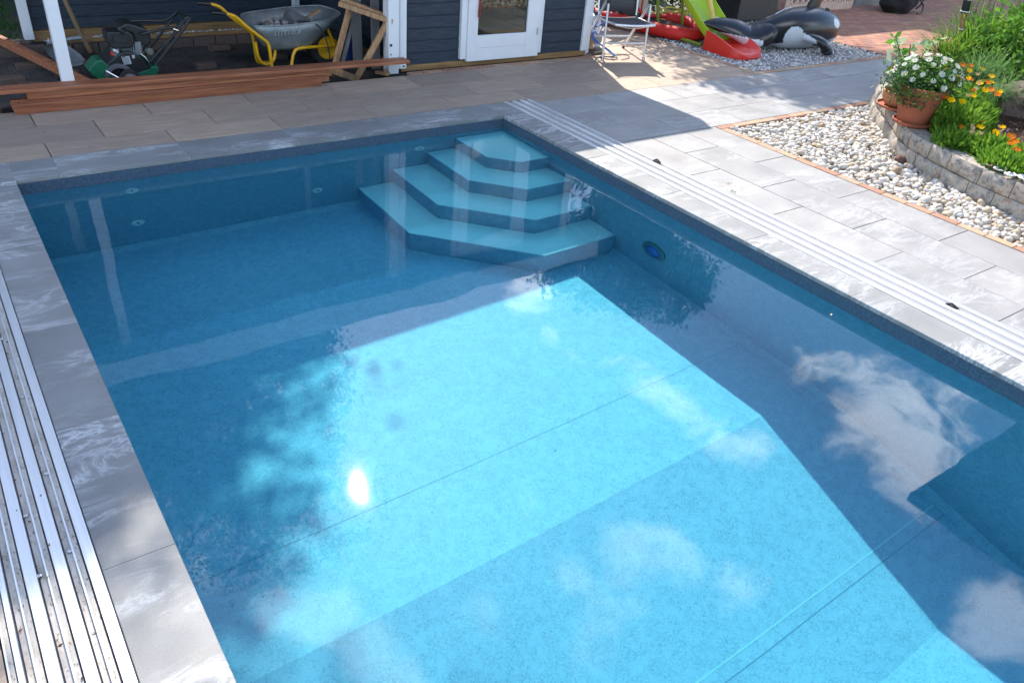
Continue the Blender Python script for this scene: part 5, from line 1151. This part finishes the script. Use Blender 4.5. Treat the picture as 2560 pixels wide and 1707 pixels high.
# grasses
def gclump(nm, label, cat, base, rx, ry, n, h, w, mat, lean, group=None, droop=.8, stems=0, dirv=None):
    t = thing(nm, label, cat, base, group); a = nrng.uniform(0, 6.28, n); r = np.sqrt(nrng.uniform(0,1,n)); P = np.stack([r*np.cos(a)*rx, r*np.sin(a)*ry, np.zeros(n)], 1)
    blades('foliage', P, h, w, mat, t, lean, 7, droop, dirv)
    if stems:
        g = G()
        for k in range(stems):
            x, y = random.uniform(-rx, rx), random.uniform(-ry, ry); g.tube([(x, y, 0), (x*1.15+random.uniform(-.04,.04), y*1.15, h*.7), (x*1.4+random.uniform(-.1,.1), y*1.4, h*1.5)], [.006,.005,.003], 5)
        g.build('stem', LEAFM, t)
    return t
gclump('ornamental_grass', 'tall bright green grass clump with upright stems at the right picture edge', 'ornamental grass', (9.6,-1.85,.2), .38, .34, 620, 1.2, .032, GRASSB, .45, stems=16)
gclump('ornamental_grass', 'tall broad leaved green grass clump behind the bamboo torch', 'ornamental grass', (9.35,-1.25,.2), .30, .25, 380, .85, .028, GRASSB, .7, stems=10)
gclump('ornamental_grass', 'dense green grass clump behind the lava rock', 'ornamental grass', (9.0,-2.3,.2), .34, .30, 520, 1.0, .03, GRASSB, .6, stems=8)
gclump('sedge_clump', 'fine arching sedge clump fanning left behind the marigolds', 'sedge', (8.35,-1.75,.2), .12, .12, 420, .62, .007, SEDGE, 1.15, dirv=(-.6,-.35,0))
gclump('sedge_clump', 'fine arching sedge clump spilling over beside the lava rock', 'sedge', (7.95,-2.1,.2), .10, .10, 360, .5, .006, SEDGE, 1.2, dirv=(-.3,-.7,0))
gclump('sedge_clump', 'loose arching grass clump left of the bamboo torch over the pavers', 'sedge', (8.75,-1.2,.2), .16, .14, 260, .75, .012, GRASSB, 1.0, dirv=(-.6,.2,0))
n = 5200; P = clumped((9.4,-1.9,.55), (.75,.75,.42), n, 60, .2, shell=.1)
lf = leaf_cloud('leafy_perennial', P, .085, LEAFM, aspect=.4); tag(lf, 'leafy green perennial filling the bed under the tall grasses', 'perennial')
# bamboo torch
t = thing('garden_torch', 'bamboo garden torch with black holder standing in the flower bed', 'garden torch', (8.92,-1.2,.15))
BAM = var('bamboo', (.40,.24,.10), .3, 10, .6, stretch=(3,3,.5)); T0, T1 = Vector((8.93,-1.2,.10)), Vector((8.62,-1.2,1.12))
def tp(k): return T0.lerp(T1, k)
g = G(); g.tube([tp(.0), tp(.3), tp(.62)], [.017,.016,.015], 10); 
for k in (.15,.33,.5): g.tube([tp(k-.006), tp(k+.006)], .0185, 10)
g.build('pole', BAM, t, smooth=50)
g = G()
for k in range(6):
    a = k*1.047; g.tube([tp(.60)+Vector((.012*math.cos(a),.012*math.sin(a),0)), tp(.79)+Vector((.036*math.cos(a),.036*math.sin(a),0))], .006, 6)
g.build('split_head', BAM, t)
g = G(); g.tube([tp(.78), tp(.80), tp(.90), tp(.92), tp(.93), tp(1.1)], [.036,.040,.038,.03,.018,.016], 16); g.build('oil_holder', BLACK, t, smooth=40)
g = G()
for k, r_ in ((.615,.024),(.79,.044),(.905,.042)): g.tube([tp(k)+Vector((r_*math.cos(a), r_*math.sin(a), 0)) for a in [2*math.pi*j/20 for j in range(20)]], .0055, 6, closed=True)
g.build('binding', WHITE2, t, smooth=60); keep(t)
# bamboo stakes and lily-like plant not resolved; grass blades in the joints
# ------------------------------------------------------------------ small litter
LIT = M('dead_leaf', (.2,.08,.04), .8); LIT.base(LIT.ramp(LIT.rand(), [(0.,(.06,.035,.02)),(.4,(.20,.07,.035)),(.7,(.34,.14,.06)),(.9,(.10,.10,.03))], 'CONSTANT')); LIT = LIT.m
n = 150; P = np.stack([-.228-nrng.uniform(.03,.285,n), nrng.uniform(-5.2,-1.4,n), np.full(n,-.004)], 1); P[:,1] = np.where(nrng.random(n) < .5, nrng.uniform(-4.6,-3,n), P[:,1])
kind(leaf_cloud('leaf_litter', P, .016, LIT, aspect=.4, up=-.0), 'stuff')
n = 260; P = np.stack([nrng.uniform(.2,6.0,n), nrng.uniform(.4,1.45,n), np.full(n,.004)], 1); kind(leaf_cloud('leaf_litter', P, .012, LIT, aspect=.35, up=0), 'stuff')
n = 140; P = np.stack([nrng.uniform(3.7,6.6,n), 1.52-nrng.gamma(1.2,.05,n), np.full(n,.006)], 1); kind(leaf_cloud('leaf_litter', P, .020, LIT, aspect=.4, up=0), 'stuff')
n = 70; P = np.stack([nrng.uniform(5.52,8.0,n), nrng.uniform(-3.4,-1.1,n), np.full(n,.02)], 1); P = P[[q[0] < wall_x(q[1])-.05 for q in P]]; kind(leaf_cloud('leaf_litter', P, .028, LIT, aspect=.45, up=0), 'stuff')
n = 40; P = np.stack([nrng.uniform(4.3,7.2,n), nrng.uniform(-3.5,.9,n), np.full(n,.005)], 1); kind(leaf_cloud('leaf_litter', P, .014, LIT, aspect=.35, up=0), 'stuff')
for x, y in ((-.297,-2.93),(-.297,-3.36),(-.39,-3.12),(-.395,-3.42),(-.31,-1.9),(-.30,-2.4)):
    g = G(); g.lathe([(0,.0),(.0085,0),(.0075,.003),(.005,.0035),(.003,.002),(0,.002)], (x,y,-.008), 14); tag(g.build('rail_screw', STEEL), 'small steel screw head in a channel of the left cover rail', 'screw', 'screws in the left cover rail')
for x, y, lb in ((4.25,-1.42,'small dark clip on the right cover rail by the first tile joint'),(4.20,-3.92,'small dark clip on the right cover rail near the right picture edge')):
    g = G(); g.box(x-.012,x+.012,y-.045,y+.03,-.006,.007); g.tube([(x,y-.04,.007),(x,y,.02),(x,y+.02,.006)], .005, 6); tag(g.build('rail_clip', BLACKM), lb, 'clip')
for x, y, lb in ((4.42,-2.02,'tiny green sprig on the sunlit slabs by the rail, upper one'),(4.33,-2.13,'tiny green sprig at the slab joint beside the rail, lower one')):
    P = np.array([[x,y,.004]])+nrng.normal(size=(14,3))*np.array([.012,.02,.001]); tag(leaf_cloud('green_sprig', P, .022, LEAFM, aspect=.25, up=0), lb, 'sprig')
for loc, mt, rz_, lb in (((3.62,-3.55,-.0975),CREAM,.4,'tiny tan leaf floating on the water near the right pool edge'),((2.33,-2.45,-.0975),LEAFM,1.0,'small green leaf floating on the water near the lit floor corner')):
    g = G(); g.add([(0,0,0),(.012,.006,.001),(.026,0,.002),(.012,-.006,.001)], [(0,3,2,1)]); o = g.build('floating_leaf', mt); o.location = loc; o.rotation_euler = (0,0,rz_); tag(o, lb, 'leaf')
n = 26; P = np.stack([nrng.uniform(.2,3.6,n), nrng.uniform(-5,-.2,n), np.full(n,-.0985)], 1); kind(leaf_cloud('floating_specks', P, .005, WHITE2, aspect=.8, up=0), 'stuff')
# lawn behind the carport's left side
n = 9000; P = np.stack([nrng.uniform(-4, .62, n), nrng.uniform(3.95, 6.5, n), np.full(n, -.06)], 1); lw = blades('lawn_grass', P, .09, .012, leafmat('lawn_blade', (.03,.09,.015), (.07,.16,.03), .3), lean=.6, seg=2); kind(lw, 'stuff')
